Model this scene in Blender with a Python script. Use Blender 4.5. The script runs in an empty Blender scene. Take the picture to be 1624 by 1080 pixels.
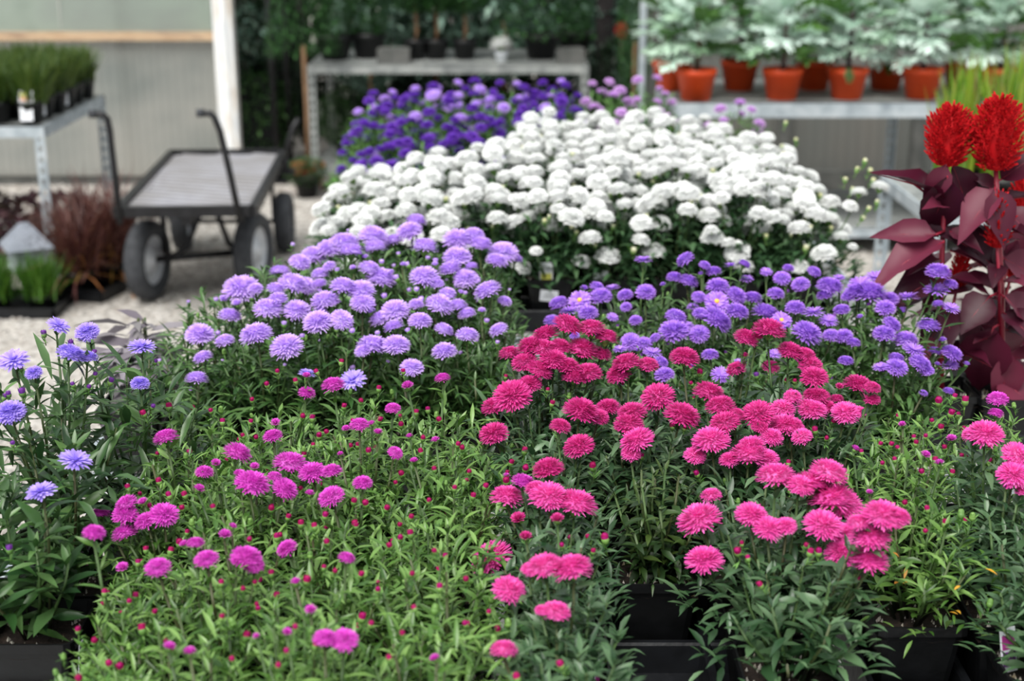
import bpy, bmesh, math, random
from mathutils import Vector, Matrix, Euler, Quaternion

# ------------------------------------------------------------------ camera, sky, exposure
scene = bpy.context.scene
COL = scene.collection
CAM_H, PITCH, FPX = 1.75, math.radians(17.7), 2255.6
cam_data = bpy.data.cameras.new('camera')
cam_data.lens = 50.0; cam_data.sensor_width = 36.0; cam_data.sensor_fit = 'HORIZONTAL'
cam_data.clip_start = 0.05; cam_data.clip_end = 200
cam_data.dof.use_dof = True
cam_data.dof.focus_distance = 2.16
cam_data.dof.aperture_fstop = 3.5
cam = bpy.data.objects.new('camera', cam_data)
cam.location = (0, 0, CAM_H)
cam.rotation_euler = (math.pi / 2 - PITCH, 0, 0)
COL.objects.link(cam)
scene.camera = cam

world = bpy.data.worlds.new('overcast_sky')
scene.world = world
world.use_nodes = True
bg = world.node_tree.nodes['Background']
bg.inputs['Color'].default_value = (0.93, 0.97, 1.0, 1)      # even bright overcast
bg.inputs['Strength'].default_value = 0.68

sun_data = bpy.data.lights.new('veiled_sun_offscreen', 'SUN')
sun_data.energy = 3.2
sun_data.angle = math.radians(42)
sun_data.color = (1.0, 0.97, 0.92)
sun = bpy.data.objects.new('veiled_sun_offscreen', sun_data)
sun.rotation_euler = (math.radians(28), math.radians(-16), 0)
sun.location = (-2, -2, 8)
COL.objects.link(sun)

vs = scene.view_settings
vs.view_transform = 'Standard'
vs.look = 'None'
vs.gamma = 1.0
vs.use_curve_mapping = False
vs.exposure = 0.6

rnd = random.Random(7)
U = rnd.uniform

# ------------------------------------------------------------------ small helpers
def lin(c):
    out = []
    for v in c:
        v = v / 255.0
        out.append(v / 12.92 if v <= 0.04045 else ((v + 0.055) / 1.055) ** 2.4)
    return (out[0], out[1], out[2], 1.0)

def pix_ray(px, py):
    x = (px - 812.0) / FPX
    y = -(py - 540.0) / FPX
    cp, sp = math.cos(PITCH), math.sin(PITCH)
    return Vector((x, cp + y * sp, -sp + y * cp))

def at_y(px, py, Y):                      # point of that ray at ground distance Y
    d = pix_ray(px, py)
    return Vector((0, 0, CAM_H)) + d * (Y / d.y)

def depth_of(p):
    return p.y * math.cos(PITCH) + (CAM_H - p.z) * math.sin(PITCH)

class MB:
    """collects geometry for ONE mesh"""
    def __init__(self):
        self.v = []; self.f = []; self.m = []; self.s = []
    def face(self, idx, m=0, smooth=False):
        self.f.append(idx); self.m.append(m); self.s.append(smooth)
    def add(self, verts, faces, m=0, smooth=False, mat=None):
        o = len(self.v)
        for p in verts:
            p = Vector(p)
            self.v.append(mat @ p if mat is not None else p)
        for f in faces:
            self.face([i + o for i in f], m, smooth)
    def box(self, c, s, m=0, mat=None):
        cx, cy, cz = c; a, b, d = s[0] / 2, s[1] / 2, s[2] / 2
        vs_ = [(cx + i * a, cy + j * b, cz + k * d) for k in (-1, 1) for j in (-1, 1) for i in (-1, 1)]
        fs = [(0, 2, 3, 1), (4, 5, 7, 6), (0, 1, 5, 4), (2, 6, 7, 3), (0, 4, 6, 2), (1, 3, 7, 5)]
        self.add(vs_, fs, m, False, mat)
    def bar(self, p, q, w, h, m=0):
        p, q = Vector(p), Vector(q); d = q - p; L = d.length
        M = Matrix.Translation((p + q) / 2) @ d.to_track_quat('X', 'Z').to_matrix().to_4x4()
        self.box((0, 0, 0), (L, w, h), m, M)
    def tube(self, pts, radii, n=6, m=0, smooth=True, caps=True):
        pts = [Vector(p) for p in pts]
        if not isinstance(radii, (list, tuple)): radii = [radii] * len(pts)
        o = len(self.v)
        for i, p in enumerate(pts):
            d = (pts[min(i + 1, len(pts) - 1)] - pts[max(i - 1, 0)]).normalized()
            a = d.orthogonal().normalized() if abs(d.z) > 0.999 else d.cross(Vector((0, 0, 1))).normalized()
            b = d.cross(a)
            for k in range(n):
                t = 2 * math.pi * k / n
                self.v.append(p + (a * math.cos(t) + b * math.sin(t)) * radii[i])
        for i in range(len(pts) - 1):
            for k in range(n):
                self.face([o + i * n + k, o + i * n + (k + 1) % n, o + (i + 1) * n + (k + 1) % n, o + (i + 1) * n + k], m, smooth)
        if caps:
            self.face([o + k for k in range(n)][::-1], m)
            self.face([o + (len(pts) - 1) * n + k for k in range(n)], m)
    def lathe(self, prof, n=24, m=0, smooth=True, mat=None, cap0=True, cap1=True):
        vs_, fs = [], []
        for r, z in prof:
            for k in range(n):
                t = 2 * math.pi * k / n
                vs_.append((r * math.cos(t), r * math.sin(t), z))
        for i in range(len(prof) - 1):
            for k in range(n):
                fs.append((i * n + k, i * n + (k + 1) % n, (i + 1) * n + (k + 1) % n, (i + 1) * n + k))
        self.add(vs_, fs, m, smooth, mat)
        o = len(self.v) - len(vs_)
        if cap0: self.face([o + k for k in range(n)][::-1], m)
        if cap1: self.face([o + (len(prof) - 1) * n + k for k in range(n)], m)
    def mesh(self, name, mats):
        me = bpy.data.meshes.new(name)
        me.from_pydata([tuple(p) for p in self.v], [], self.f)
        for mm in (mats if isinstance(mats, (list, tuple)) else [mats]):
            me.materials.append(mm)
        me.polygons.foreach_set('material_index', self.m)
        me.polygons.foreach_set('use_smooth', self.s)
        me.update()
        return me

def link(name, me, parent=None, loc=(0, 0, 0), rot=None, scale=None):
    o = bpy.data.objects.new(name, me)
    o.location = loc
    if rot is not None: o.rotation_euler = rot
    if scale is not None: o.scale = scale if isinstance(scale, (tuple, list)) else (scale, scale, scale)
    if parent is not None: o.parent = parent
    COL.objects.link(o)
    return o

def part(name, mb, mats, parent, **k):
    return link(name, mb.mesh(name, mats), parent, **k)

def tag(o, label, cat, group=None):
    o['label'] = label; o['category'] = cat
    if group: o['group'] = group
    return o

def thing(name, label, cat, loc=(0, 0, 0), rz=0.0, group=None):
    o = bpy.data.objects.new(name, None)
    o.empty_display_size = 0.05
    o.location = loc; o.rotation_euler = (0, 0, rz)
    COL.objects.link(o)
    o['kind'] = 'thing'
    return tag(o, label, cat, group)

def struct(name, mb, mats, loc=(0, 0, 0), label=None, cat=None):
    o = part(name, mb, mats, None, loc=loc)
    o['kind'] = 'structure'
    if label: o['label'] = label
    if cat: o['category'] = cat
    return o

# ------------------------------------------------------------------ materials
def new_mat(name):
    m = bpy.data.materials.new(name); m.use_nodes = True
    nt = m.node_tree
    b = nt.nodes['Principled BSDF']
    return m, nt, b

def rand_fac(nt):
    """one random number for each object and for each loose piece of it"""
    oi = nt.nodes.new('ShaderNodeObjectInfo')
    ge = nt.nodes.new('ShaderNodeNewGeometry')
    ad = nt.nodes.new('ShaderNodeMath'); ad.operation = 'ADD'
    fr = nt.nodes.new('ShaderNodeMath'); fr.operation = 'FRACT'
    nt.links.new(oi.outputs['Random'], ad.inputs[0])
    nt.links.new(ge.outputs['Random Per Island'], ad.inputs[1])
    nt.links.new(ad.outputs[0], fr.inputs[0])
    return fr.outputs[0], oi.outputs['Random'], ge.outputs['Random Per Island']

def ramp(nt, fac, cols):
    r = nt.nodes.new('ShaderNodeValToRGB')
    els = r.color_ramp.elements
    while len(els) < len(cols): els.new(0.5)
    for i, c in enumerate(cols):
        els[i].position = i / (len(cols) - 1); els[i].color = lin(c)
    nt.links.new(fac, r.inputs[0])
    return r.outputs[0]

def leaf_mat(name, cols, rough=0.45, transl=0.22, by='both', spec=0.55):
    m, nt, b = new_mat(name)
    f, fo, fi = rand_fac(nt)
    c = ramp(nt, {'both': f, 'object': fo, 'island': fi}[by], cols)
    nt.links.new(c, b.inputs['Base Color'])
    b.inputs['Roughness'].default_value = rough
    b.inputs['Specular IOR Level'].default_value = spec
    if transl > 0:
        tr = nt.nodes.new('ShaderNodeBsdfTranslucent')
        nt.links.new(c, tr.inputs['Color'])
        mx = nt.nodes.new('ShaderNodeMixShader'); mx.inputs[0].default_value = transl
        nt.links.new(b.outputs[0], mx.inputs[1]); nt.links.new(tr.outputs[0], mx.inputs[2])
        nt.links.new(mx.outputs[0], nt.nodes['Material Output'].inputs['Surface'])
    return m

def noise_mat(name, cols, scale=8.0, rough=0.6, bump=0.0, metal=0.0, detail=4.0, stretch=None, spec=0.4, bscale=None):
    m, nt, b = new_mat(name)
    tc = nt.nodes.new('ShaderNodeTexCoord')
    src = tc.outputs['Object']
    if stretch:
        mp = nt.nodes.new('ShaderNodeMapping'); mp.inputs['Scale'].default_value = stretch
        nt.links.new(src, mp.inputs[0]); src = mp.outputs[0]
    n = nt.nodes.new('ShaderNodeTexNoise'); n.inputs['Scale'].default_value = scale; n.inputs['Detail'].default_value = detail
    nt.links.new(src, n.inputs['Vector'])
    st = nt.nodes.new('ShaderNodeMapRange'); st.inputs[1].default_value = 0.3; st.inputs[2].default_value = 0.7
    nt.links.new(n.outputs[0], st.inputs[0])
    nt.links.new(ramp(nt, st.outputs[0], cols), b.inputs['Base Color'])
    b.inputs['Roughness'].default_value = rough
    b.inputs['Metallic'].default_value = metal
    b.inputs['Specular IOR Level'].default_value = spec
    if bump:
        n2 = nt.nodes.new('ShaderNodeTexNoise'); n2.inputs['Scale'].default_value = bscale or scale * 3
        nt.links.new(src, n2.inputs['Vector'])
        bp = nt.nodes.new('ShaderNodeBump'); bp.inputs['Strength'].default_value = bump; bp.inputs['Distance'].default_value = 0.01
        nt.links.new(n2.outputs[0], bp.inputs['Height']); nt.links.new(bp.outputs[0], b.inputs['Normal'])
    return m

M = {}
# foliage
M['leaf_bright'] = leaf_mat('leaf_bright', [(50, 86, 30), (84, 124, 50), (124, 160, 84), (66, 104, 38)], 0.36)
M['leaf_blue'] = leaf_mat('leaf_blue', [(34, 64, 36), (60, 93, 57), (96, 126, 88), (47, 78, 45)], 0.36)
M['leaf_mid'] = leaf_mat('leaf_mid', [(38, 72, 31), (64, 101, 48), (98, 132, 74), (49, 84, 38)], 0.36)
M['leaf_dark'] = leaf_mat('leaf_dark', [(28, 58, 28), (50, 84, 44), (82, 114, 66), (39, 70, 34)], 0.36)
M['leaf_olive'] = leaf_mat('leaf_olive', [(24, 46, 18), (44, 72, 30), (70, 92, 38), (34, 60, 26)], 0.42)
M['leaf_fresh'] = leaf_mat('leaf_fresh', [(58, 104, 40), (90, 140, 60), (112, 158, 78), (70, 116, 46)], 0.45)
M['leaf_mum'] = leaf_mat('leaf_mum', [(30, 62, 34), (52, 88, 50), (76, 108, 68)], 0.55)
M['leaf_silver'] = leaf_mat('leaf_silver', [(110, 108, 106), (140, 134, 142), (92, 84, 94)], 0.7)
M['leaf_wine'] = leaf_mat('leaf_wine', [(52, 12, 28), (74, 20, 40), (104, 40, 60), (46, 12, 28)], 0.42, 0.15, 'object', 0.25)
M['leaf_kale'] = leaf_mat('leaf_kale', [(176, 204, 186), (206, 226, 214), (222, 238, 230), (140, 176, 140)], 0.55, 0.12, 'object')
M['leaf_kale_green'] = leaf_mat('leaf_kale_green', [(58, 96, 40), (84, 128, 48), (60, 96, 52)], 0.55, 0.15, 'object')
M['evergreen'] = leaf_mat('evergreen', [(26, 60, 24), (42, 88, 36), (60, 108, 48)], 0.6, 0.1)
M['evergreen_dark'] = leaf_mat('evergreen_dark', [(10, 28, 14), (22, 46, 22), (34, 62, 32)], 0.6, 0.1)
M['evergreen_blue'] = leaf_mat('evergreen_blue', [(80, 110, 96), (112, 142, 126), (140, 166, 150)], 0.6, 0.1)
M['heather'] = leaf_mat('heather', [(36, 66, 12), (62, 90, 20), (88, 106, 34), (40, 74, 20)], 0.6, 0.15)
M['moss'] = leaf_mat('moss', [(42, 84, 10), (66, 110, 18), (82, 124, 30)], 0.6, 0.2)
M['spike_grass'] = leaf_mat('spike_grass', [(76, 124, 22), (112, 154, 38), (168, 176, 60), (90, 138, 32), (160, 134, 100)], 0.5, 0.2)
M['red_grass'] = leaf_mat('red_grass', [(66, 34, 34), (96, 54, 50), (112, 74, 62), (54, 32, 36)], 0.55, 0.15)
M['tan_grass'] = leaf_mat('tan_grass', [(150, 96, 56), (176, 122, 72), (150, 120, 50)], 0.6, 0.15)
M['purple_leaf'] = leaf_mat('purple_leaf', [(52, 34, 44), (76, 50, 62), (100, 72, 80), (86, 84, 40)], 0.55, 0.1)
M['leaf_yellowed'] = leaf_mat('leaf_yellowed', [(196, 130, 30), (214, 160, 50), (180, 110, 30)])
M['stem'] = leaf_mat('stem', [(46, 72, 30), (64, 92, 42), (66, 66, 36)], 0.55, 0.0, 'object')
M['stem_wine'] = leaf_mat('stem_wine', [(130, 14, 42), (150, 24, 52)], 0.45, 0.0, 'object')
M['calyx'] = leaf_mat('calyx', [(84, 124, 54), (120, 158, 78)], 0.5, 0.1)
# petals
def petal(name, cols, rough=0.6, transl=0.38):
    return leaf_mat(name, cols, rough, transl, 'both', 0.25)
M['p_crimson'] = petal('petal_crimson', [(196, 40, 126), (214, 58, 148), (230, 92, 174), (204, 46, 134)])
M['p_pink'] = petal('petal_pink', [(224, 68, 166), (236, 90, 184), (246, 124, 204), (228, 74, 170)])
M['p_magenta'] = petal('petal_magenta', [(210, 60, 194), (222, 82, 208), (236, 118, 224), (202, 52, 180)])
M['p_cherry'] = petal('petal_cherry_bud', [(160, 16, 84), (186, 28, 104), (176, 24, 124)])
M['p_lavender'] = petal('petal_lavender', [(200, 160, 240), (214, 180, 247), (230, 205, 254), (204, 164, 242)])
M['p_violet'] = petal('petal_violet', [(162, 106, 218), (180, 128, 230), (204, 162, 244), (168, 114, 222)])
M['p_deep'] = petal('petal_deep_violet', [(112, 58, 186), (132, 76, 204), (156, 104, 220)])
M['p_blue'] = petal('petal_blue_lavender', [(166, 142, 234), (186, 162, 244), (206, 184, 252)])
M['p_rose'] = petal('petal_pale_rose', [(230, 194, 238), (240, 212, 246), (216, 168, 236)])
M['p_white'] = petal('petal_white', [(238, 240, 238), (246, 247, 246), (250, 250, 250)], 0.6, 0.4)
M['p_cream'] = petal('petal_cream_bud', [(214, 216, 160), (232, 232, 190), (240, 240, 224)])
M['p_mauve_bud'] = petal('petal_mauve_bud', [(116, 56, 150), (140, 76, 178)])
M['p_red'] = petal('plume_red', [(164, 6, 18), (196, 12, 24), (214, 30, 36)], 0.65, 0.25)
M['yellow'] = noise_mat('flower_disc_yellow', [(216, 160, 60), (236, 196, 90)], 300)
# hard things
M['black_plastic'] = noise_mat('black_plastic', [(9, 10, 11), (18, 19, 21)], 30, 0.42, 0.08)
M['tray_plastic'] = noise_mat('tray_plastic', [(14, 15, 17), (28, 30, 34)], 18, 0.38, 0.1)
M['rim_plastic'] = noise_mat('rim_plastic', [(26, 28, 31), (46, 49, 54)], 60, 0.4)
M['galv'] = noise_mat('galvanised_steel', [(146, 156, 164), (176, 186, 192), (196, 203, 208)], 14, 0.45, 0.0, 0.35)
M['galv_dull'] = noise_mat('dull_steel', [(116, 120, 120), (146, 150, 148), (164, 166, 164)], 10, 0.55, 0.0, 0.3)
M['mesh_white'] = noise_mat('pale_mesh_paint', [(196, 198, 200), (222, 223, 224)], 20, 0.5)
M['black_steel'] = noise_mat('black_steel', [(20, 20, 22), (36, 36, 39)], 20, 0.45, 0.0, 0.2)
M['rubber'] = noise_mat('rubber', [(46, 48, 52), (66, 68, 72)], 30, 0.75)
M['hub'] = noise_mat('pale_hub', [(178, 182, 188), (206, 208, 212)], 20, 0.45, 0.0, 0.2)
M['terracotta'] = noise_mat('terracotta', [(166, 82, 52), (190, 102, 70)], 12, 0.8)
M['orange_plastic'] = noise_mat('orange_plastic', [(204, 66, 22), (218, 80, 32)], 6, 0.45)
M['wood_rail'] = noise_mat('wood_rail', [(168, 136, 106), (190, 164, 134), (146, 120, 100)], 5, 0.7, 0, 0, 4, (1, 6, 6))
M['white_post'] = noise_mat('weathered_white_paint', [(206, 210, 214), (232, 232, 230), (198, 184, 168)], 5, 0.6, 0, 0, 4, (4, 4, 0.8))
M['trunk_wood'] = noise_mat('trunk_wood', [(112, 84, 60), (140, 108, 80)], 20, 0.8, 0.2)
M['bark'] = noise_mat('dark_bark', [(26, 24, 24), (48, 44, 44)], 16, 0.9, 0.5)
M['stone'] = noise_mat('grey_block', [(72, 74, 72), (98, 98, 95)], 10, 0.85)
M['label_white'] = noise_mat('label_white', [(226, 230, 236), (242, 244, 248)], 30, 0.5)
M['label_ink'] = noise_mat('label_ink', [(70, 72, 76), (96, 98, 100)], 30, 0.6)
M['label_magenta'] = noise_mat('label_magenta', [(150, 40, 120), (196, 70, 160)], 60, 0.45)
M['label_purple'] = noise_mat('label_purple', [(104, 44, 124), (140, 70, 160)], 60, 0.45)
M['label_peach'] = noise_mat('label_peach', [(226, 150, 110), (240, 180, 140)], 60, 0.45)
M['label_yellow'] = noise_mat('label_yellow', [(196, 200, 80), (220, 216, 110)], 60, 0.45)
M['grey_paint'] = noise_mat('blue_grey_paint', [(110, 116, 126), (134, 140, 150)], 12, 0.6)
M['grey_light'] = noise_mat('pale_grey_paint', [(168, 176, 182), (188, 194, 198)], 12, 0.6)

def soil_mat():
    m, nt, b = new_mat('potting_soil')
    tc = nt.nodes.new('ShaderNodeTexCoord')
    n = nt.nodes.new('ShaderNodeTexNoise'); n.inputs['Scale'].default_value = 90; n.inputs['Detail'].default_value = 6
    nt.links.new(tc.outputs['Object'], n.inputs['Vector'])
    c1 = ramp(nt, n.outputs[0], [(14, 10, 8), (38, 28, 22), (70, 54, 42)])
    nt.links.new(c1, b.inputs['Base Color'])
    b.inputs['Roughness'].default_value = 0.9
    bp = nt.nodes.new('ShaderNodeBump'); bp.inputs['Strength'].default_value = 1.0; bp.inputs['Distance'].default_value = 0.006
    nt.links.new(n.outputs[0], bp.inputs['Height']); nt.links.new(bp.outputs[0], b.inputs['Normal'])
    return m
M['soil'] = soil_mat()
M['perlite'] = noise_mat('perlite', [(190, 182, 166), (226, 222, 212), (150, 130, 84)], 40, 0.9)

def gravel_mat():
    m, nt, b = new_mat('pale_gravel')
    tc = nt.nodes.new('ShaderNodeTexCoord')
    v = nt.nodes.new('ShaderNodeTexVoronoi'); v.inputs['Scale'].default_value = 42
    nt.links.new(tc.outputs['Object'], v.inputs['Vector'])
    n = nt.nodes.new('ShaderNodeTexNoise'); n.inputs['Scale'].default_value = 1.1; n.inputs['Detail'].default_value = 5
    nt.links.new(tc.outputs['Object'], n.inputs['Vector'])
    sep = nt.nodes.new('ShaderNodeSeparateColor'); nt.links.new(v.outputs['Color'], sep.inputs[0])
    stones = ramp(nt, sep.outputs[0], [(132, 127, 121), (164, 160, 154), (192, 188, 183), (148, 140, 131)])
    patch = ramp(nt, n.outputs[0], [(196, 186, 174), (255, 255, 255), (210, 202, 194)])
    mx = nt.nodes.new('ShaderNodeMix'); mx.data_type = 'RGBA'; mx.blend_type = 'MULTIPLY'; mx.inputs[0].default_value = 0.6
    nt.links.new(stones, mx.inputs[6]); nt.links.new(patch, mx.inputs[7])
    nt.links.new(mx.outputs[2], b.inputs['Base Color'])
    b.inputs['Roughness'].default_value = 0.9
    bp = nt.nodes.new('ShaderNodeBump'); bp.inputs['Strength'].default_value = 0.7; bp.inputs['Distance'].default_value = 0.012
    bp.invert = True
    nt.links.new(v.outputs['Distance'], bp.inputs['Height']); nt.links.new(bp.outputs[0], b.inputs['Normal'])
    return m
M['gravel'] = gravel_mat()
M['pebble'] = leaf_mat('pebble', [(148, 143, 136), (178, 174, 168), (204, 200, 195), (158, 149, 139)], 0.9, 0.0, 'island', 0.3)

def sheet_mat(name, cols, sc, stretch, rough, transl):
    """cloudy plastic sheet that lets some daylight through"""
    m = noise_mat(name, cols, sc, rough, 0.0, 0.0, 3.0, stretch, 0.5)
    nt = m.node_tree; b = nt.nodes['Principled BSDF']
    tr = nt.nodes.new('ShaderNodeBsdfTranslucent')
    src = b.inputs['Base Color'].links[0].from_socket
    nt.links.new(src, tr.inputs['Color'])
    mx = nt.nodes.new('ShaderNodeMixShader'); mx.inputs[0].default_value = transl
    nt.links.new(b.outputs[0], mx.inputs[1]); nt.links.new(tr.outputs[0], mx.inputs[2])
    nt.links.new(mx.outputs[0], nt.nodes['Material Output'].inputs['Surface'])
    return m
M['film'] = sheet_mat('greenhouse_film', [(128, 140, 128), (160, 172, 160), (150, 156, 150)], 1.6, (1, 1, 1.6), 0.35, 0.4)
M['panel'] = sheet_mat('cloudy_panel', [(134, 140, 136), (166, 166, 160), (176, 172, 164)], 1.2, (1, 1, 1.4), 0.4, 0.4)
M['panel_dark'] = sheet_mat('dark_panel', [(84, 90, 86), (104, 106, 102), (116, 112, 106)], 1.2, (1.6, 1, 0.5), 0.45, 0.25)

def deck_mat():
    m, nt, b = new_mat('worn_steel_deck')
    tc = nt.nodes.new('ShaderNodeTexCoord')
    n = nt.nodes.new('ShaderNodeTexNoise'); n.inputs['Scale'].default_value = 5
    nt.links.new(tc.outputs['Object'], n.inputs['Vector'])
    nt.links.new(ramp(nt, n.outputs[0], [(112, 112, 116), (150, 150, 156), (132, 130, 130), (164, 164, 170)]), b.inputs['Base Color'])
    b.inputs['Roughness'].default_value = 0.55
    return m
M['deck'] = deck_mat()

# ------------------------------------------------------------------ the setting: ground and greenhouse walls
mb = MB(); mb.add([(-30, -6, 0), (30, -6, 0), (30, 45, 0), (-30, 45, 0)], [(0, 1, 2, 3)])
ground = struct('floor', mb, M['gravel'])
mb = MB()
r2 = random.Random(3)
for i in range(15000):
    y = 2.9 + 6.6 * r2.random() ** 1.25
    x = r2.uniform(-0.42 * y - 0.1, 0.52 * y)
    s = r2.uniform(0.006, 0.016)
    a = r2.random() * 6.28; ca, sa = math.cos(a), math.sin(a)
    sx, sy, sz = s * r2.uniform(.8, 1.3), s * r2.uniform(.7, 1.1), s * r2.uniform(.5, .8)
    P = [(sx, 0, 0), (0, sy, 0), (-sx, 0, 0), (0, -sy, 0), (sx * .2, sy * .1, sz), (0, 0, -sz)]
    mb.add([(x + p[0] * ca - p[1] * sa, y + p[0] * sa + p[1] * ca, p[2] + sz * .4) for p in P],
           [(0, 1, 4), (1, 2, 4), (2, 3, 4), (3, 0, 4), (1, 0, 5), (2, 1, 5), (3, 2, 5), (0, 3, 5)], 0, True)
peb = part('gravel_pebbles', mb, M['pebble'], None)
peb['kind'] = 'stuff'; tag(peb, 'loose pale gravel stones covering the ground', 'gravel')

WY = 8.62
# greenhouse end wall on the left: ribbed cloudy panels below a wooden rail, plastic film above
wall = struct('wall_left', (lambda q: (q.box((-3.75, WY + .05, 0.05), (4.1, .07, .10)), q)[1])(MB()), M['stone'])
for i in range(7):
    x0 = -1.78 - .6 * (i + 1); q = MB(); n = 24
    vs_ = []
    for k in range(n + 1):
        xx = x0 + .6 * k / n; yy = WY + (.002 if k % 2 else -.002)
        vs_ += [(xx, yy, .06), (xx, yy, .92)]
    q.add(vs_, [(2 * k, 2 * k + 2, 2 * k + 3, 2 * k + 1) for k in range(n)], 0, False)
    part('panel', q, M['panel'], wall)
for i in range(5):
    q = MB(); x0 = -1.78 - .9 * (i + 1)
    q.add([(x0 + .9 * a / 6, WY - .004 + .01 * math.sin(a * 1.7 + b), .92 + 1.4 * b / 5) for b in range(6) for a in range(7)],
          [(b * 7 + a, b * 7 + a + 1, b * 7 + a + 8, b * 7 + a + 7) for b in range(5) for a in range(6)], 0, True)
    part('film_sheet', q, M['film'], wall)
for i in range(4):
    q = MB(); q.box((-2.35 - 1.0 * i, WY + .05, 1.2), (.045, .05, 2.3)); part('stud', q, M['white_post'], wall)
q = MB(); q.box((-3.78, WY - .035, .905), (4.05, .035, .05)); struct('trim_1', q, M['wood_rail'])
q = MB(); q.box((-1.705, WY - .03, 1.2), (.115, .10, 2.4)); q.box((-1.705, WY - .085, 1.2), (.05, .02, 2.4)); struct('trim_2', q, M['white_post'])
# greenhouse side wall on the right, behind the kale
wr = struct('wall_right', (lambda q: (q.box((2.7, 8.5, .06), (3.9, .08, .12)), q)[1])(MB()), M['stone'])
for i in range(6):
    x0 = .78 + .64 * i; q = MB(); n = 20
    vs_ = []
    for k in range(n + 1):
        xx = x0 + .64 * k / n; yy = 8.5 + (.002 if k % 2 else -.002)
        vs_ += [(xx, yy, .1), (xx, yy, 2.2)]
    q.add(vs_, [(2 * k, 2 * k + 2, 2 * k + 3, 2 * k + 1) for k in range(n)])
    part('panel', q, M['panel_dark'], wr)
for i in range(4):
    q = MB(); q.box((1.62 + .8 * i, 8.46, 1.1), (.06, .05, 2.2)); part('stud', q, M['stone'], wr)

# ------------------------------------------------------------------ benches
def leg_mesh(w, h):
    """perforated angle-iron leg: two flanges, one with a row of open slots"""
    q = MB(); t = .004; hw = w * .34
    q.box((-(w + hw) / 4, 0, h / 2), ((w - hw) / 2, t, h)); q.box(((w + hw) / 4, 0, h / 2), ((w - hw) / 2, t, h))
    q.box((-w / 2 + t / 2, w / 2, h / 2), (t, w, h))
    n = int(h / .05)
    for i in range(n + 1):
        z0, z1 = i * .05, min(h, i * .05 + .022)
        if z1 > z0: q.box((0, 0, (z0 + z1) / 2), (hw, t * .98, z1 - z0))
    return q
def bench(name, label, x0, x1, y0, y1, z, mat, shelf=None, legs=2, legw=.045, rail=.05, lattice=False, pitch=.03, barw=.003):
    t = thing(name, label, 'bench', ((x0 + x1) / 2, (y0 + y1) / 2, 0))
    W, D = x1 - x0, y1 - y0
    lm = leg_mesh(legw, z).mesh('leg', mat)
    for i in range(legs):
        xx = -W / 2 + legw / 2 + (W - legw) * i / (legs - 1)
        link('leg', lm, t, (xx, -D / 2 + .003, 0)); link('leg', lm, t, (xx, D / 2 - .003, 0), (0, 0, math.pi))
    def rails(zz, h):
        for s in (-1, 1):
            q = MB(); q.box((0, s * (D / 2 - .012), zz - h / 2), (W, .02, h)); q.box((0, s * (D / 2 - .025), zz - .002), (W, .045, .004)); part('rail', q, mat, t)
            q = MB(); q.box((s * (W / 2 - .012), 0, zz - h / 2 - .001), (.02, D - .05, h)); part('rail', q, mat, t)
    rails(z, rail)
    if lattice:
        q = MB(); h2 = .003
        a = math.radians(58); n = int((W + D) / pitch) + 4
        for sgn in (-1, 1):
            dx, dy = math.cos(a) * sgn, math.sin(a)
            for i in range(-n, n):
                ox = i * pitch / math.sin(a)
                # line (ox + t*dx, -D/2 + t*dy) clipped to the frame
                t0, t1 = 0, D / dy
                lo, hi = (-W / 2 + .01 - ox) / dx, (W / 2 - .01 - ox) / dx
                if lo > hi: lo, hi = hi, lo
                t0, t1 = max(t0, lo), min(t1, hi)
                if t1 - t0 > .02:
                    q.bar((ox + t0 * dx, -D / 2 + t0 * dy, z - .006 + sgn * .001), (ox + t1 * dx, -D / 2 + t1 * dy, z - .006 + sgn * .001), barw, h2)
        o = part('mesh_top', q, M['mesh_white'], t); o['kind'] = 'stuff'; o['label'] = 'pale diamond wire mesh'
        for i in range(1, 4):
            q = MB(); q.box((0, -D / 2 + D * i / 4, z - .03), (W - .04, .025, .04)); part('cross_bar', q, mat, t)
    else:
        q = MB(); q.box((0, 0, z - .006), (W - .03, D - .03, .012)); part('bench_top', q, M['galv_dull'], t)
    if shelf is not None:
        rails(shelf, .04)
        q = MB(); q.box((0, 0, shelf - .006), (W - .03, D - .03, .01)); part('shelf', q, M['galv_dull'], t)
    return t
BZ = .665
bench('display_bench', 'long pale mesh-topped bench carrying the crimson, magenta and lavender asters', -.86, 1.09, 1.12, 3.05, BZ, M['galv'], legs=3, lattice=True)
bench('display_bench', 'mesh-topped bench carrying the white chrysanthemums', -.58, .98, 3.38, 5.36, BZ, M['galv'], legs=2, lattice=True)
bench('steel_bench', 'galvanised bench holding pots of fine green heather beside the cart', -3.5, -2.08, 6.3, 7.3, .735, M['galv'])
bench('steel_bench', 'dull steel bench under the potted evergreens with a low shelf', -1.20, .45, 8.42, 9.3, .755, M['galv_dull'], shelf=.14)
bench('steel_bench', 'galvanised bench holding the orange pots of silvery kale', .79, 3.4, 6.88, 7.85, .755, M['galv'], shelf=.13, legs=3, rail=.07)
bench('steel_bench', 'short steel bench under the spiky yellow-green grass', 1.52, 2.5, 5.0, 5.8, .62, M['galv'])

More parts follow.
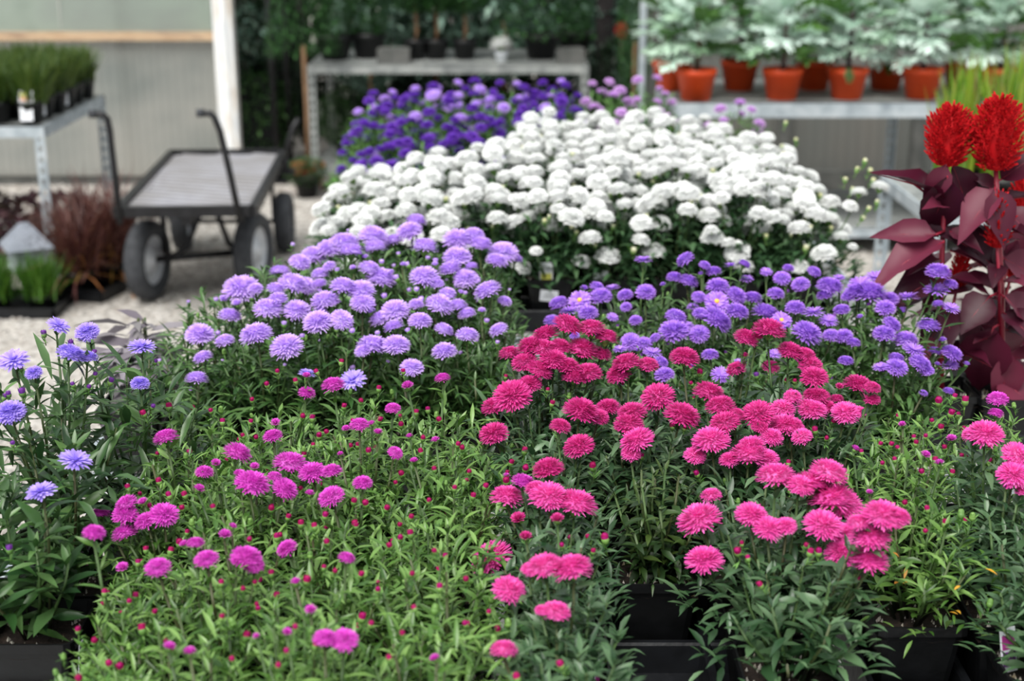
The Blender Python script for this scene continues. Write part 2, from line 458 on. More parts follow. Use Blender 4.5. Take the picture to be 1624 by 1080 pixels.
# ------------------------------------------------------------------ garden cart
def cart():
    t = thing('garden_cart', 'black steel garden cart with worn grey deck and pneumatic wheels', 'cart', (-1.395, 6.46, 0), math.radians(3.4))
    W, L, z = .56, 1.34, .47
    # deck of worn diagonal steel strips in a black frame
    dk = MB(); dk.box((0, 0, z - .012), (W - .04, L - .04, .012)); dko = part('deck', dk, M['deck'], t)
    n = 26
    for i in range(n):
        q = MB(); c0 = -(W + L) / 2 + (i + .5) * (W + L) / n
        pts = []
        # diagonal strip x - y*... : line x*0.5 + y = c clipped to the deck rectangle
        sl = .42
        xa, xb = -W / 2 + .025, W / 2 - .025
        ya, yb = c0 - sl * xa, c0 - sl * xb
        lo, hi = -L / 2 + .03, L / 2 - .03
        def clip(x, y):
            if y < lo: return ((c0 - lo) / sl, lo)
            if y > hi: return ((c0 - hi) / sl, hi)
            return (x, y)
        A, B = clip(xa, ya), clip(xb, yb)
        if xa - .001 <= A[0] <= xb and xa <= B[0] <= xb + .001 and abs(A[0] - B[0]) > .03:
            q.bar((A[0], A[1], z - .003), (B[0], B[1], z - .003), .03, .008); part('deck_strip', q, M['deck'], dko)
    f = MB()
    for s in (-1, 1):
        f.box((s * W / 2, 0, z - .005), (.03, L + .03, .045)); f.box((0, s * L / 2, z - .005), (W, .03, .045))
    f.box((0, 0, z - .045), (.04, L, .04))
    part('frame', f, M['black_steel'], t)
    # two upright handles at the near end
    for s, lean in ((-1, -.012), (1, -.075)):
        q = MB(); x = s * (W / 2 - (.012 if s < 0 else .055)); y = -L / 2 - .02
        q.tube([(x, y, z - .05), (x + lean * .4, y, z + .15), (x + lean * .8, y, z + .33), (x + lean - .004, y, z + .385), (x + lean - .018, y, z + .402), (x + lean - .06, y, z + .405)], .014, 8)
        h = part('handle', q, M['black_steel'], t)
        q = MB(); q.tube([(x + lean - .045, y, z + .405), (x + lean - .075, y, z + .405)], .017, 8); part('grip', q, M['rubber'], h)
    def wheel(x, y, rad, w, steer=0.0, side=1):
        e = link('wheel', None, t, (x, y, rad), (0, 0, steer))
        e.empty_display_size = .05
        q = MB(); prof = []
        R = rad; wd = w / 2
        ring = [(R * .62, -wd * .7), (R * .8, -wd), (R * .93, -wd * .85), (R, -wd * .35), (R, wd * .35), (R * .93, wd * .85), (R * .8, wd), (R * .62, wd * .7), (R * .62, -wd * .7)]
        q.lathe(ring, 32, 0, True, Matrix.Rotation(math.pi / 2, 4, 'Y'), False, False)
        part('tyre', q, M['rubber'], e)
        q = MB()
        q.lathe([(R * .63, -wd * .6), (R * .58, -wd * .3), (R * .34, -wd * .15), (R * .30, -wd * .5), (R * .12, -wd * .7), (.02, -wd * .75)], 24, 0, True, Matrix.Rotation(math.pi / 2, 4, 'Y'), False, True)
        q.lathe([(R * .63, wd * .6), (R * .58, wd * .3), (R * .34, wd * .15), (R * .30, wd * .5), (R * .12, wd * .7), (.02, wd * .75)], 24, 0, True, Matrix.Rotation(math.pi / 2, 4, 'Y'), False, True)
        part('hub', q, M['hub'], e)
    fy = -L / 2 + .36
    wheel(-.235, fy - .04, .178, .095, math.radians(-13)); wheel(.212, fy + .10, .178, .09, math.radians(-13))
    ry = L / 2 - .12
    wheel(-.23, ry, .15, .085); wheel(.285, ry - .06, .15, .085)
    q = MB(); q.tube([(-.23, fy - .04, .178), (.21, fy + .10, .178)], .016, 8); part('axle', q, M['black_steel'], t)
    for s in (-1, 1):
        q = MB(); q.tube([(s * .02 + .03, fy + .05, z - .03), (s * .04 + .03, fy + .04, .36), (s * .09 + .02, fy + .03 * s + .03, .22), (s * .15, fy + .03 + s * .05, .18)], .013, 8); part('brace', q, M['black_steel'], t)
        q = MB(); q.tube([(s * .17, fy + .05, z - .03), (s * .175, fy + .04, .19)], .014, 8); part('fork', q, M['black_steel'], t)
    for x in (-.23, .285):
        q = MB(); q.box((x - .055, ry - .03, .30), (.015, .05, .28)); q.box((x, ry - .03, .40), (.12, .08, .02)); q.box((x, ry - .03, .43), (.06, .06, .06)); part('rear_bracket', q, M['black_steel'], t)
    q = MB(); q.tube([(-.27, ry, .15), (.33, ry - .05, .15)], .012, 8); part('axle', q, M['black_steel'], t)
    q = MB(); q.tube([(.29, L / 2, z), (.33, L / 2 + .05, z + .12), (.36, L / 2 + .05, z + .16)], .014, 8); part('tow_handle', q, M['black_steel'], t)
cart()

# ------------------------------------------------------------------ pots, trays, soil
def rsq(h, z, r=.012, n=3):
    pts = []
    for cx, cy, a0 in ((1, 1, 0), (-1, 1, 90), (-1, -1, 180), (1, -1, 270)):
        for k in range(n):
            a = math.radians(a0 + 90 * k / (n - 1))
            pts.append(((h - r) * cx + r * math.cos(a), (h - r) * cy + r * math.sin(a), z))
    return pts
def square_pot(half=.0635, height=.128):
    q = MB(); k = half / .0635; hh = height
    rings = [rsq(.045 * k, .002), rsq(.045 * k, 0), rsq(.0585 * k, hh - .014), rsq(.0635 * k, hh - .014), rsq(.0638 * k, hh), rsq(.0605 * k, hh), rsq(.0565 * k, hh - .03), rsq(.05 * k, .05)]
    n = 12; vs_ = [p for r in rings for p in r]
    fs = []
    for i in range(len(rings) - 1):
        for j in range(n): fs.append((i * n + j, i * n + (j + 1) % n, (i + 1) * n + (j + 1) % n, (i + 1) * n + j))
    q.add(vs_, fs, 0, False)
    q.face(list(range(n))[::-1])
    return q.mesh('pot', M['black_plastic'])
def square_soil(half, z, seed):
    q = MB(); r = random.Random(seed); n = 9
    vs_ = []
    for j in range(n):
        for i in range(n):
            u, v = -1 + 2 * i / (n - 1), -1 + 2 * j / (n - 1)
            e = max(abs(u), abs(v))
            vs_.append((u * half, v * half, z + (r.uniform(-.003, .003)) + .006 * (1 - e)))
    q.add(vs_, [(j * n + i, j * n + i + 1, (j + 1) * n + i + 1, (j + 1) * n + i) for j in range(n - 1) for i in range(n - 1)], 0, True)
    for i in range(60):
        x, y = r.uniform(-half, half) * .95, r.uniform(-half, half) * .95; s = r.uniform(.0012, .0035)
        q.add([(x - s, y - s, z + .002), (x + s, y - s * .6, z + .002), (x, y + s, z + .002), (x, y, z + .006 + s)], [(0, 1, 3), (1, 2, 3), (2, 0, 3)], 1)
    return q.mesh('soil', [M['soil'], M['perlite']])
POT = square_pot(); POT_H = .128
SOIL = [square_soil(.0575, .104, s) for s in range(3)]
def tray(xs, ys, p, label, z=BZ, wall_h=.052, loc_extra=0.0, name='plant_tray'):
    """black carrying tray with one cell for each pot, wedge-shaped walls between cells"""
    x0, x1, y0, y1 = xs[0] - p / 2, xs[-1] + p / 2, ys[0] - p / 2, ys[-1] + p / 2
    t = thing(name, label, 'tray', ((x0 + x1) / 2, (y0 + y1) / 2, z))
    cx, cy = (x0 + x1) / 2, (y0 + y1) / 2
    q = MB(); q.box((0, 0, .003), (x1 - x0, y1 - y0, .006)); part('tray_base', q, M['tray_plastic'], t)
    def wedge(a, b, w0, w1, h):
        q = MB(); a, b = Vector(a), Vector(b); d = (b - a).normalized(); n = Vector((-d.y, d.x, 0))
        pr = [(-w0 / 2, .004), (w0 / 2, .004), (w1 / 2, h - .004), (w1 * .3, h), (-w1 * .3, h), (-w1 / 2, h - .004)]
        vs_ = [a + n * u + Vector((0, 0, v)) for u, v in pr] + [b + n * u + Vector((0, 0, v)) for u, v in pr]
        q.add(vs_, [tuple((i, (i + 1) % 6, 6 + (i + 1) % 6, 6 + i)) for i in range(6)] + [(5, 4, 3, 2, 1, 0), (6, 7, 8, 9, 10, 11)])
        return q
    nx, ny = len(xs), len(ys)
    for i in range(nx + 1):
        xx = x0 + p * i - cx if i < nx else x1 - cx
        e = i in (0, nx)
        part('tray_wall', wedge((xx, y0 - cy, 0), (xx, y1 - cy, 0), .012 if e else .024, .009 if e else .013, wall_h + (.008 if e else 0)), M['tray_plastic'], t)
    for j in range(ny + 1):
        yy = y0 + p * j - cy if j < ny else y1 - cy
        e = j in (0, ny)
        part('tray_wall', wedge((x0 - cx, yy, 0), (x1 - cx, yy, 0), .012 if e else .024, .009 if e else .013, wall_h + (.008 if e else 0) - .001), M['tray_plastic'], t)
    return t

# ------------------------------------------------------------------ leaves
def leaf_into(q, L, w, mat=None, droop=.18, fold=.35, m=0, prof=((0, .10), (.2, .7), (.45, 1.0), (.72, .72), (1, 0)), smooth=True, side=0.0, wav=0.0):
    vs_, fs = [], []
    for i, (t, hw) in enumerate(prof):
        y = t * L; z = -droop * L * t * t; h = hw * w / 2
        bx = side * L * t * t
        if hw <= 0: vs_.append((bx, y, z))
        else:
            wv = wav * w * (1 if i % 2 else -1)
            vs_ += [(bx - h, y, z + fold * h + wv), (bx, y, z), (bx + h, y, z + fold * h - wv)]
    n = len(prof)
    for i in range(n - 1):
        a, b = 3 * i, 3 * (i + 1)
        if prof[i + 1][1] <= 0: fs += [(a, a + 1, b), (a + 1, a + 2, b)]
        else: fs += [(a, a + 1, b + 1, b), (a + 1, a + 2, b + 2, b + 1)]
    q.add(vs_, fs, m, smooth, mat)
LANCE = ((0, .10), (.2, .62), (.42, 1.0), (.7, .74), (1, 0))
OVATE = ((0, .12), (.12, .6), (.32, 1.0), (.55, .92), (.78, .5), (1, 0))
def leaf_meshes(name, mat, ratio, prof=LANCE, n=5, seed=1):
    r = random.Random(seed); out = []
    for i in range(n):
        q = MB(); leaf_into(q, 1.0, ratio * r.uniform(.85, 1.2), None, r.uniform(.1, .42), r.uniform(.2, .5), 0, prof, True, r.uniform(-.12, .12), r.uniform(-.03, .03))
        out.append(q.mesh(name, mat))
    return out
def foliage_mesh(name, mat, n, L, ratio, seed, prof=LANCE, zmin=.05, rad=1.0, inner=.75):
    """loose inner leaves of a plant in a unit dome (radius 1, height 1)"""
    r = random.Random(seed); q = MB()
    for i in range(n):
        a = r.random() * 6.283; rr = math.sqrt(r.random()) * rad
        top = math.sqrt(max(0.02, 1 - rr * rr * .9))
        z = zmin + (top - zmin) * (1 - (r.random() ** 1.6)) * inner / .75 * .93
        el = r.uniform(-.1, .9)
        az = math.atan2(rr * math.sin(a), rr * math.cos(a)) - math.pi / 2 + r.gauss(0, .9)
        l = L * r.uniform(.6, 1.2)
        mat4 = Matrix.Translation((rr * math.cos(a), rr * math.sin(a), z)) @ Euler((el, 0, az)).to_matrix().to_4x4()
        leaf_into(q, l, l * ratio, mat4, r.uniform(.1, .4), .3, 0, prof)
    return q.mesh(name, mat)

# ------------------------------------------------------------------ flower heads
def head(rings, seed, calyx=True, disc=0.0, core=True, pw=.085, jitter=.07, mats=None):
    """double daisy head of unit diameter: rings of strap petals (count, length, elevation, start height)"""
    r = random.Random(seed); q = MB()
    for n, L, el, z0 in rings:
        for k in range(n):
            a = 6.2832 * (k + r.uniform(-.4, .4)) / n
            e = math.radians(el + r.gauss(0, 5)); l = L * r.uniform(1 - jitter, 1 + jitter * .6); w = pw * r.uniform(.8, 1.2)
            ca, sa = math.cos(a), math.sin(a)
            pts = []
            rr, zz, ee = .02, z0, e + .12
            for s, hw in ((0, .45), (.4, .85), (.8, 1.0), (1.0, .35)):
                pts.append((rr, zz, hw * w / 2))
                st = {0: .4, .4: .4, .8: .2, 1.0: 0}[s] * l
                rr += math.cos(ee) * st; zz += math.sin(ee) * st; ee -= .12
            vs_ = []
            for (p, z, hw) in pts:
                vs_ += [(p * ca - hw * sa, p * sa + hw * ca, z), (p * ca + hw * sa, p * sa - hw * ca, z)]
            q.add(vs_, [(0, 1, 3, 2), (2, 3, 5, 4), (4, 5, 7, 6)], 0, False)
    if disc <= 0 and core:                              # the crowded middle of the head
        q.lathe([(.36, .03), (.35, .10), (.29, .18), (.19, .245), (.09, .275), (.01, .28)], 14, 0, True, None, True, True)
    if disc > 0:
        q.lathe([(disc, .1), (disc * .9, .15), (disc * .5, .18), (.01, .19)], 12, 2, True, None, False, True)
    if calyx:
        q.lathe([(.02, -.22), (.07, -.17), (.13, -.07), (.17, .02), (.12, .06)], 10, 1, True, None, True, False)
        for k in range(14):
            a = 6.2832 * k / 14 + r.uniform(-.1, .1)
            leaf_into(q, .17, .05, Matrix.Translation((.1 * math.cos(a), .1 * math.sin(a), -.1 + r.uniform(-.04, .04))) @ Euler((r.uniform(.1, .7), 0, a - math.pi / 2)).to_matrix().to_4x4(), .1, .2, 1, ((0, .6), (.5, 1), (1, 0)))
    return q
DOUBLE = [(46, .48, -2, .01), (46, .48, 7, .03), (46, .47, 16, .04), (44, .44, 25, .05), (42, .41, 34, .06), (36, .385, 44, .06), (30, .36, 54, .06), (22, .335, 65, .06), (12, .32, 77, .06), (4, .31, 86, .06)]
OPEN = [(28, .47, 0, .03), (26, .43, 14, .05), (20, .33, 30, .06)]
HALF = [(22, .40, 30, .0), (22, .40, 48, .02), (18, .38, 64, .03), (12, .36, 78, .03)]
POM = [(36, .48, -2, .02), (36, .47, 8, .04), (34, .45, 18, .05), (32, .42, 29, .06), (28, .39, 41, .06), (20, .36, 55, .06), (12, .33, 72, .06)]
def heads(name, mat, rings_list, n, seed, disc=0, pw=.085):
    out = []
    for i in range(n):
        rg_ = rings_list[i % len(rings_list)]; q = head(rg_, seed + i, True, disc, rg_ in (DOUBLE, POM), pw)
        out.append(q.mesh(name, [mat, M['calyx'], M['yellow']]))
    return out
def bud_mesh(name, mat, seed, openness=.35, bracts=7, stalk=.9):
    """bud of unit length: green scaled cup with coloured tip and a few fine leaves below"""
    r = random.Random(seed); q = MB()
    q.tube([(0, 0, -stalk), (0.03, 0, -stalk * .5), (0, 0, 0)], .07, 5, 1)
    q.lathe([(.05, 0), (.24, .12), (.33, .35), (.32, .52), (.26, .6)], 10, 1, True, None, True, False)
    n = 14
    for k in range(n):
        a = 6.2832 * k / n
        leaf_into(q, .5, .17, Matrix.Translation((.27 * math.cos(a), .27 * math.sin(a), .5)) @ Euler((math.radians(88 - 40 * openness + r.uniform(-8, 8)), 0, a - math.pi / 2)).to_matrix().to_4x4(), -.25, .2, 0, ((0, .8), (.6, 1), (1, .0)))
    q.lathe([(.28, .5), (.31, .68), (.24, .88), (.1, .98), (.01, 1.0)], 10, 0, True, None, False, True)
    for k in range(bracts):
        a = r.random() * 6.28
        leaf_into(q, r.uniform(.7, 1.5), .2, Matrix.Translation((0, 0, r.uniform(-stalk * .9, .15))) @ Euler((r.uniform(.3, 1.1), 0, a)).to_matrix().to_4x4(), .15, .2, 2)
    return q.mesh(name, [mat, M['calyx'], M['leaf_fresh']])
F = {}
F['crimson'] = heads('flower', M['p_crimson'], [DOUBLE], 4, 10, 0, .052)
F['pink'] = heads('flower', M['p_pink'], [DOUBLE], 4, 20, 0, .052)
F['magenta'] = heads('flower', M['p_magenta'], [DOUBLE], 4, 30, 0, .052)
F['lavender'] = heads('flower', M['p_lavender'], [DOUBLE], 4, 40, 0, .05)
F['violet'] = heads('flower', M['p_violet'], [DOUBLE, DOUBLE, OPEN], 5, 50, 0, .06)
F['violet_eye'] = heads('flower', M['p_violet'], [OPEN], 2, 60, .10, .1)
F['blue'] = heads('flower', M['p_blue'], [DOUBLE, OPEN + [(12, .22, 60, .06)]], 4, 70)
F['deep'] = heads('flower', M['p_deep'], [DOUBLE], 3, 80)
F['rose'] = heads('flower', M['p_rose'], [DOUBLE], 3, 90)
F['white'] = heads('flower', M['p_white'], [POM], 4, 100, 0, .12)
F['half_crimson'] = heads('flower', M['p_crimson'], [HALF], 2, 110)
F['half_magenta'] = heads('flower', M['p_magenta'], [HALF], 2, 120)
F['half_violet'] = heads('flower', M['p_violet'], [HALF], 2, 130)
F['half_lavender'] = heads('flower', M['p_lavender'], [HALF], 2, 140)
B = {}
B['cherry'] = [bud_mesh('bud', M['p_cherry'], s, .3) for s in range(3)]
B['magenta'] = [bud_mesh('bud', M['p_magenta'], s + 5, .5) for s in range(2)]
B['mauve'] = [bud_mesh('bud', M['p_mauve_bud'], s + 9, .4) for s in range(2)]
B['cream'] = [bud_mesh('bud', M['p_cream'], s + 12, .4, 3) for s in range(2)]
B['green'] = [bud_mesh('bud', M['calyx'], s + 25, .1, 8) for s in range(2)]
B['lilac'] = [bud_mesh('bud', M['p_lavender'], s + 15, .5) for s in range(2)]
q = MB(); q.tube([(0, 0, 0), (.004, .002, .35), (.003, -.003, .7), (0, 0, 1)], [.0026, .0024, .002, .0017], 5)
STEM = q.mesh('stem', M['stem'])

# ------------------------------------------------------------------ potted asters and chrysanthemums
RIM = BZ + .006 + POT_H           # height of the pot rims above the ground
LM = {
    'magenta': leaf_meshes('leaf', M['leaf_bright'], .23, LANCE, 6, 1),
    'crimson': leaf_meshes('leaf', M['leaf_blue'], .28, LANCE, 6, 2),
    'lavender': leaf_meshes('leaf', M['leaf_mid'], .24, LANCE, 6, 3),
    'violet': leaf_meshes('leaf', M['leaf_mid'], .24, LANCE, 6, 4),
    'blue': leaf_meshes('leaf', M['leaf_dark'], .26, LANCE, 6, 5),
    'stunted': leaf_meshes('leaf', M['leaf_olive'], .3, LANCE, 5, 6),
}
LM['blue'] += leaf_meshes('leaf', M['leaf_mid'], .26, LANCE, 4, 15)
FM = {
    'magenta': foliage_mesh('foliage', M['leaf_bright'], 150, .30, .2, 21),
    'crimson': foliage_mesh('foliage', M['leaf_blue'], 150, .30, .26, 22),
    'lavender': foliage_mesh('foliage', M['leaf_mid'], 220, .30, .24, 23),
    'violet': foliage_mesh('foliage', M['leaf_mid'], 220, .30, .24, 24),
    'blue': foliage_mesh('foliage', M['leaf_dark'], 110, .34, .26, 25, LANCE, .05, .9),
    'stunted': foliage_mesh('foliage', M['leaf_olive'], 70, .25, .28, 26),
    'white': foliage_mesh('foliage', M['leaf_mum'], 520, .24, .34, 27, OVATE, .04, 1.0),
    'far': foliage_mesh('foliage', M['leaf_fresh'], 420, .26, .22, 28),
}
FM2 = {'white': foliage_mesh('foliage', M['leaf_mum'], 520, .24, .34, 37, OVATE, .04, 1.0), 'far': foliage_mesh('foliage', M['leaf_fresh'], 420, .26, .22, 38)}
#          leaf length, stems, leaves per stem
SPEC = {
    'magenta': dict(L=.038, stems=15, per=16, el=(.25, 1.0)),
    'crimson': dict(L=.042, stems=13, per=15, el=(.15, .9)),
    'lavender': dict(L=.046, stems=11, per=12, el=(.2, .9)),
    'violet': dict(L=.046, stems=11, per=12, el=(.2, .9)),
    'blue': dict(L=.062, stems=8, per=15, el=(.05, .8)),
    'stunted': dict(L=.036, stems=13, per=14, el=(-.2, .7)),
}
PL = []
def plant(group, x, y, h, R, kind, label, grp=None, name='potted_aster', cat='aster', **kw):
    d = dict(group=group, x=x, y=y, h=h, R=R, kind=kind, label=label, grp=grp, name=name, cat=cat, fl=[], bd=[], **kw)
    PL.append(d); return d
def dome(p, x, y):
    r2_ = ((x - p['x']) ** 2 + (y - p['y']) ** 2) / (p['R'] ** 2)
    return RIM + p['h'] * math.sqrt(1 - r2_) if r2_ < 1 else -1
MISS = [0]
def hit(px, py, group, lift=0.0):
    """where a sight line meets the top of that group of plants; also the plant it meets"""
    ps = [p for p in PL if p['group'] == group]
    d = pix_ray(px, py); o = Vector((0, 0, CAM_H + 0.0))
    t = .9
    while t < 6.5:
        q = o + d * t
        best, bp = -1, None
        for p in ps:
            z = dome(p, q.x, q.y)
            if z > best: best, bp = z, p
        if bp is not None and q.z <= best + lift:
            return q, bp
        t += .006
    MISS[0] += 1
    best, bq, bp = 1e9, None, None
    for p in ps:                                  # just past an outline: the nearest plant, at its own distance
        q = o + d * (p['y'] / d.y)
        dist = math.hypot((q.x - p['x']) / p['R'], (q.z - RIM - p['h'] * .8) / p['h'])
        if dist < best: best, bq, bp = dist, q, p
    return bq, bp
def flowers(group, kind, rows, lift=.012, sz=1.0):
    for px, py, w in rows:
        q, p = hit(px, py + w * .12, group, lift)
        size = w * sz * depth_of(q) / FPX
        p['fl'].append((q, size, kind))
def buds(group, kind, rows, lift=.008):
    for px, py, w in rows:
        q, p = hit(px, py + w * .4, group, lift)
        p['bd'].append((q, max(.010, 1.25 * w * depth_of(q) / FPX), kind))

ORD = ['first', 'second', 'third', 'fourth', 'fifth', 'sixth', 'seventh', 'eighth']
# --- front left: bright green asters just opening magenta
MX = [-.505, -.37, -.235, -.10]; MY = [1.43, 1.565, 1.70, 1.835, 1.97, 2.105]
for j, y in enumerate(MY):
    for i, x in enumerate(MX):
        hh = .175 + U(-.012, .012) - (.012 if i == 0 else 0) + (.01 if j > 3 else 0)
        lab, g = 'bright green magenta-flowered aster, %s column from the crimson asters, %s row from the lavender asters' % (ORD[3 - i], ORD[5 - j]), 'magenta asters in the front trays'
        plant('magenta', x + (0 if i else .028 if j < 3 else .012), y, hh - (.035 if i == 0 and j < 3 else 0), .128 if i else (.075 if j < 3 else .10), 'magenta', lab, g)
tray(MX, MY[:3], .135, 'black pot tray under the magenta asters, at the bench edge beside the blue-lavender aster pots')
tray(MX, MY[3:], .135, 'black pot tray under the magenta asters, next to the lavender asters')
# --- crimson asters beside them
CY = [1.43, 1.565, 1.70, 1.835, 1.97, 2.105, 2.24]
clab = ['crimson aster of the column beside the magenta asters, foremost at the bench edge',
        'crimson aster with low pink-red flowers beside the empty tray cells',
        'crimson aster with a pair of wide pink-red flowers next to the bare-rimmed black pot',
        'crimson aster with a row of touching flower heads and one magenta bloom beside it',
        'crimson aster with single open heads among grey-green leaves, in the middle of its column',
        'crimson aster with a broad drooping pair of flowers, just before the dense crimson cluster',
        'crimson aster crowned by a dense heap of overlapping flower heads, facing the violet asters']
for j, y in enumerate(CY):
    plant('crim_l', .062, y, [.15, .16, .165, .17, .175, .19, .225][j], [.10, .10, .10, .105, .12, .13, .14][j], 'crimson', clab[j])
tray([.062], CY[:4], .135, 'narrow black tray under the single column of crimson asters, front half')
tray([.062], CY[4:], .135, 'narrow black tray under the single column of crimson asters, half with the dense flower heap')
# --- crimson asters to the right of the bare pot
plant('crim_f', .355, 1.615, .155, .125, 'crimson', 'foremost pink-flowered aster with grey-green leaves hiding its pot beside the empty cells')
plant('crim_f', .355, 1.75, .185, .135, 'crimson', 'crimson aster crowded with bright pink heads, second from the bench edge beside the bare pot')
plant('crim_m', .346, 1.885, .16, .13, 'crimson', 'leafy crimson aster right of the sparse dull-leaved plant')
plant('stunt', .211, 1.895, .18, .085, 'stunted', 'sparse dull-leaved aster showing its soil and bare black pot behind an empty tray cell', name='potted_aster')
plant('crim_b', .205, 2.05, .175, .135, 'crimson', 'crimson aster behind the sparse dull-leaved plant')
plant('crim_b', .34, 2.05, .18, .135, 'crimson', 'crimson aster with a big fluffy pink head over dark leaves, between two other crimson asters')
plant('crim_b', .475, 2.05, .17, .13, 'crimson', 'crimson aster with close pink heads beside the bud-covered green aster')
plant('crim_b', .205, 2.185, .185, .14, 'crimson', 'crimson aster with scattered heads in front of the violet asters, next to the dense heap')
plant('crim_b', .34, 2.185, .195, .14, 'crimson', 'crimson aster with widely spaced heads in front of the violet asters, middle of its row')
plant('crim_b', .475, 2.185, .205, .145, 'crimson', 'crimson aster with tall clustered heads in front of the violet asters, towards the red celosia')
tray([.211, .346], [1.615, 1.75, 1.885], .135, 'black cell tray with empty cells in front of the sparse dull-leaved aster')
tray([.205, .34, .475], [2.05, 2.185], .135, 'black tray under the crimson asters that face the violet asters')
# --- right: bright green asters still in bud
plant('bud_r', .555, 1.77, .165, .125, 'magenta', 'dark-based green aster in tight bud, its black pot and gritty soil showing in front')
plant('bud_r', .555, 1.905, .185, .125, 'magenta', 'green aster in magenta bud behind the gritty-soiled pot')
plant('bud_r', .69, 1.635, .12, .10, 'crimson', 'aster with one broad curled yellowing leaf and a pink plant label in its pot')
plant('bud_r', .69, 1.77, .16, .13, 'crimson', 'leafy aster behind the pot with the pink plant label')
plant('crim_r', .705, 1.905, .195, .135, 'crimson', 'crimson aster with fluffy pink heads beyond the pot with the pink plant label')
plant('bud_r', .62, 2.05, .20, .12, 'magenta', 'green aster with upright bud sprays standing before the celosia tray')
plant('bud_r', .755, 2.05, .20, .12, 'magenta', 'green aster with two small magenta heads standing before the celosia tray')
tray([.555, .69], [1.635, 1.77, 1.905], .135, 'black tray with an empty front cell under the green asters in bud')
tray([.62, .755], [2.05], .135, 'small black tray under the two budding asters before the celosia')
# --- far left: tall blue-lavender asters with large leaves
bl = ['tall blue-lavender aster with large dark leaves in a black pot with a white side label',
      'tall blue-lavender aster with two single open heads behind the pot with the white side label',
      'tall blue-lavender aster with clustered heads and buds at the gravel side of the bench',
      'blue-lavender aster with one upright head and bud stalks beside the magenta asters']
plant('blue', -.643, 1.725, .19, .10, 'blue', bl[0], sparse=True); plant('blue', -.643, 1.86, .24, .14, 'blue', bl[1])
plant('blue', -.70, 1.995, .31, .16, 'blue', bl[2]); plant('blue', -.60, 2.11, .27, .15, 'blue', bl[3])
plant('blue', -.778, 1.79, .25, .13, 'blue', 'tall blue-lavender aster with wide pale heads at the outer corner of the bench')
tray([-.643], [1.725, 1.86], .135, 'narrow black tray under the tall blue-lavender asters')
# --- lavender asters
LX = [-.585, -.45, -.315, -.18, -.05]; LY = [2.46, 2.595, 2.73, 2.865]
lh = [[.15, .19, .20, .20, .19], [.19, .225, .235, .235, .225], [.2, .25, .265, .265, .255], [0, .25, .285, .28, .25]]
for j, y in enumerate(LY):
    for i, x in enumerate(LX):
        if lh[j][i] > 0:
            if i == 0 and j == 0: lab, g = 'lavender aster with low side heads, next to the silvery long-leaved plant', None
            elif i == 4 and j == 0: lab, g = 'lavender aster at the block corner beside the heap of crimson flowers', None
            else: lab, g = 'pale lavender aster, %s row from the white chrysanthemums, %s column from the crimson heap' % (ORD[3 - j], ORD[4 - i]), 'lavender asters'
            plant('lav', x - (.02 if i == 4 else 0), y, lh[j][i], .14 if i < 4 else .105, 'lavender', lab, g)
tray(LX, LY[:2], .135, 'black tray under the lavender asters, half nearer the magenta asters')
tray(LX, LY[2:], .135, 'black tray under the lavender asters, half nearer the white chrysanthemums')
# --- violet asters
VX = [.125, .26, .395, .53, .665]; VY = [2.40, 2.535, 2.67]
for j, y in enumerate(VY):
    for i, x in enumerate(VX):
        h = [[.19, .16, .18, .17, .17], [.20, .19, .2, .2, .205], [.2, .215, .225, .225, .225]][j][i]
        if i == 4 and j == 1: lab, g = 'violet aster with a tall spray of heads leaning against the burgundy celosia leaves', None
        elif i == 0 and j == 0: lab, g = 'violet aster with a yellow-eyed flower beside the crimson heap', None
        else: lab, g = 'rich violet aster, %s row from the crimson asters, %s column from the red celosia' % (ORD[j], ORD[4 - i]), 'violet asters'
        plant('vio', x + (.02 if i == 0 else 0), y, h, .14 if i else .105, 'violet', lab, g)
tray(VX, VY, .135, 'black tray under the violet asters')
# --- white chrysanthemums
WX = [-.383, -.223, -.063, .097, .257, .417, .577, .737]
for j, y in enumerate([3.55, 3.71, 3.87, 4.03, 4.19, 4.35]):
    for i, x in enumerate(WX):
        if i < 3 and j > 2: continue
        if i == 7 and j > 4: continue
        h = .255 + U(-.02, .02) - (.05 if i in (0, 7) else 0) - (.04 if j == 0 else 0) + (.02 if j > 3 else 0)
        if i == 3 and j == 0: lab, g = 'white chrysanthemum in a black pot with two white labels beside the bench gap', None
        elif i == 7 and j == 0: lab, g = 'white chrysanthemum with trailing buds at the block corner facing the celosia', None
        else: lab, g = 'white button chrysanthemum, %s row from the bench gap, %s column from the cart side' % (ORD[j], ORD[i]), 'white chrysanthemums'
        plant('white', x, y, h, .15, 'white', lab, g, 'potted_chrysanthemum', 'chrysanthemum')
tray(WX[:4], [3.55, 3.71, 3.87], .16, 'black tray under the white chrysanthemums beside the bench gap')
tray(WX[4:], [3.55, 3.71, 3.87], .16, 'black tray under the white chrysanthemums facing the celosia')
tray(WX[3:], [4.03, 4.19, 4.35], .16, 'black tray under the white chrysanthemums nearest the far violet asters')
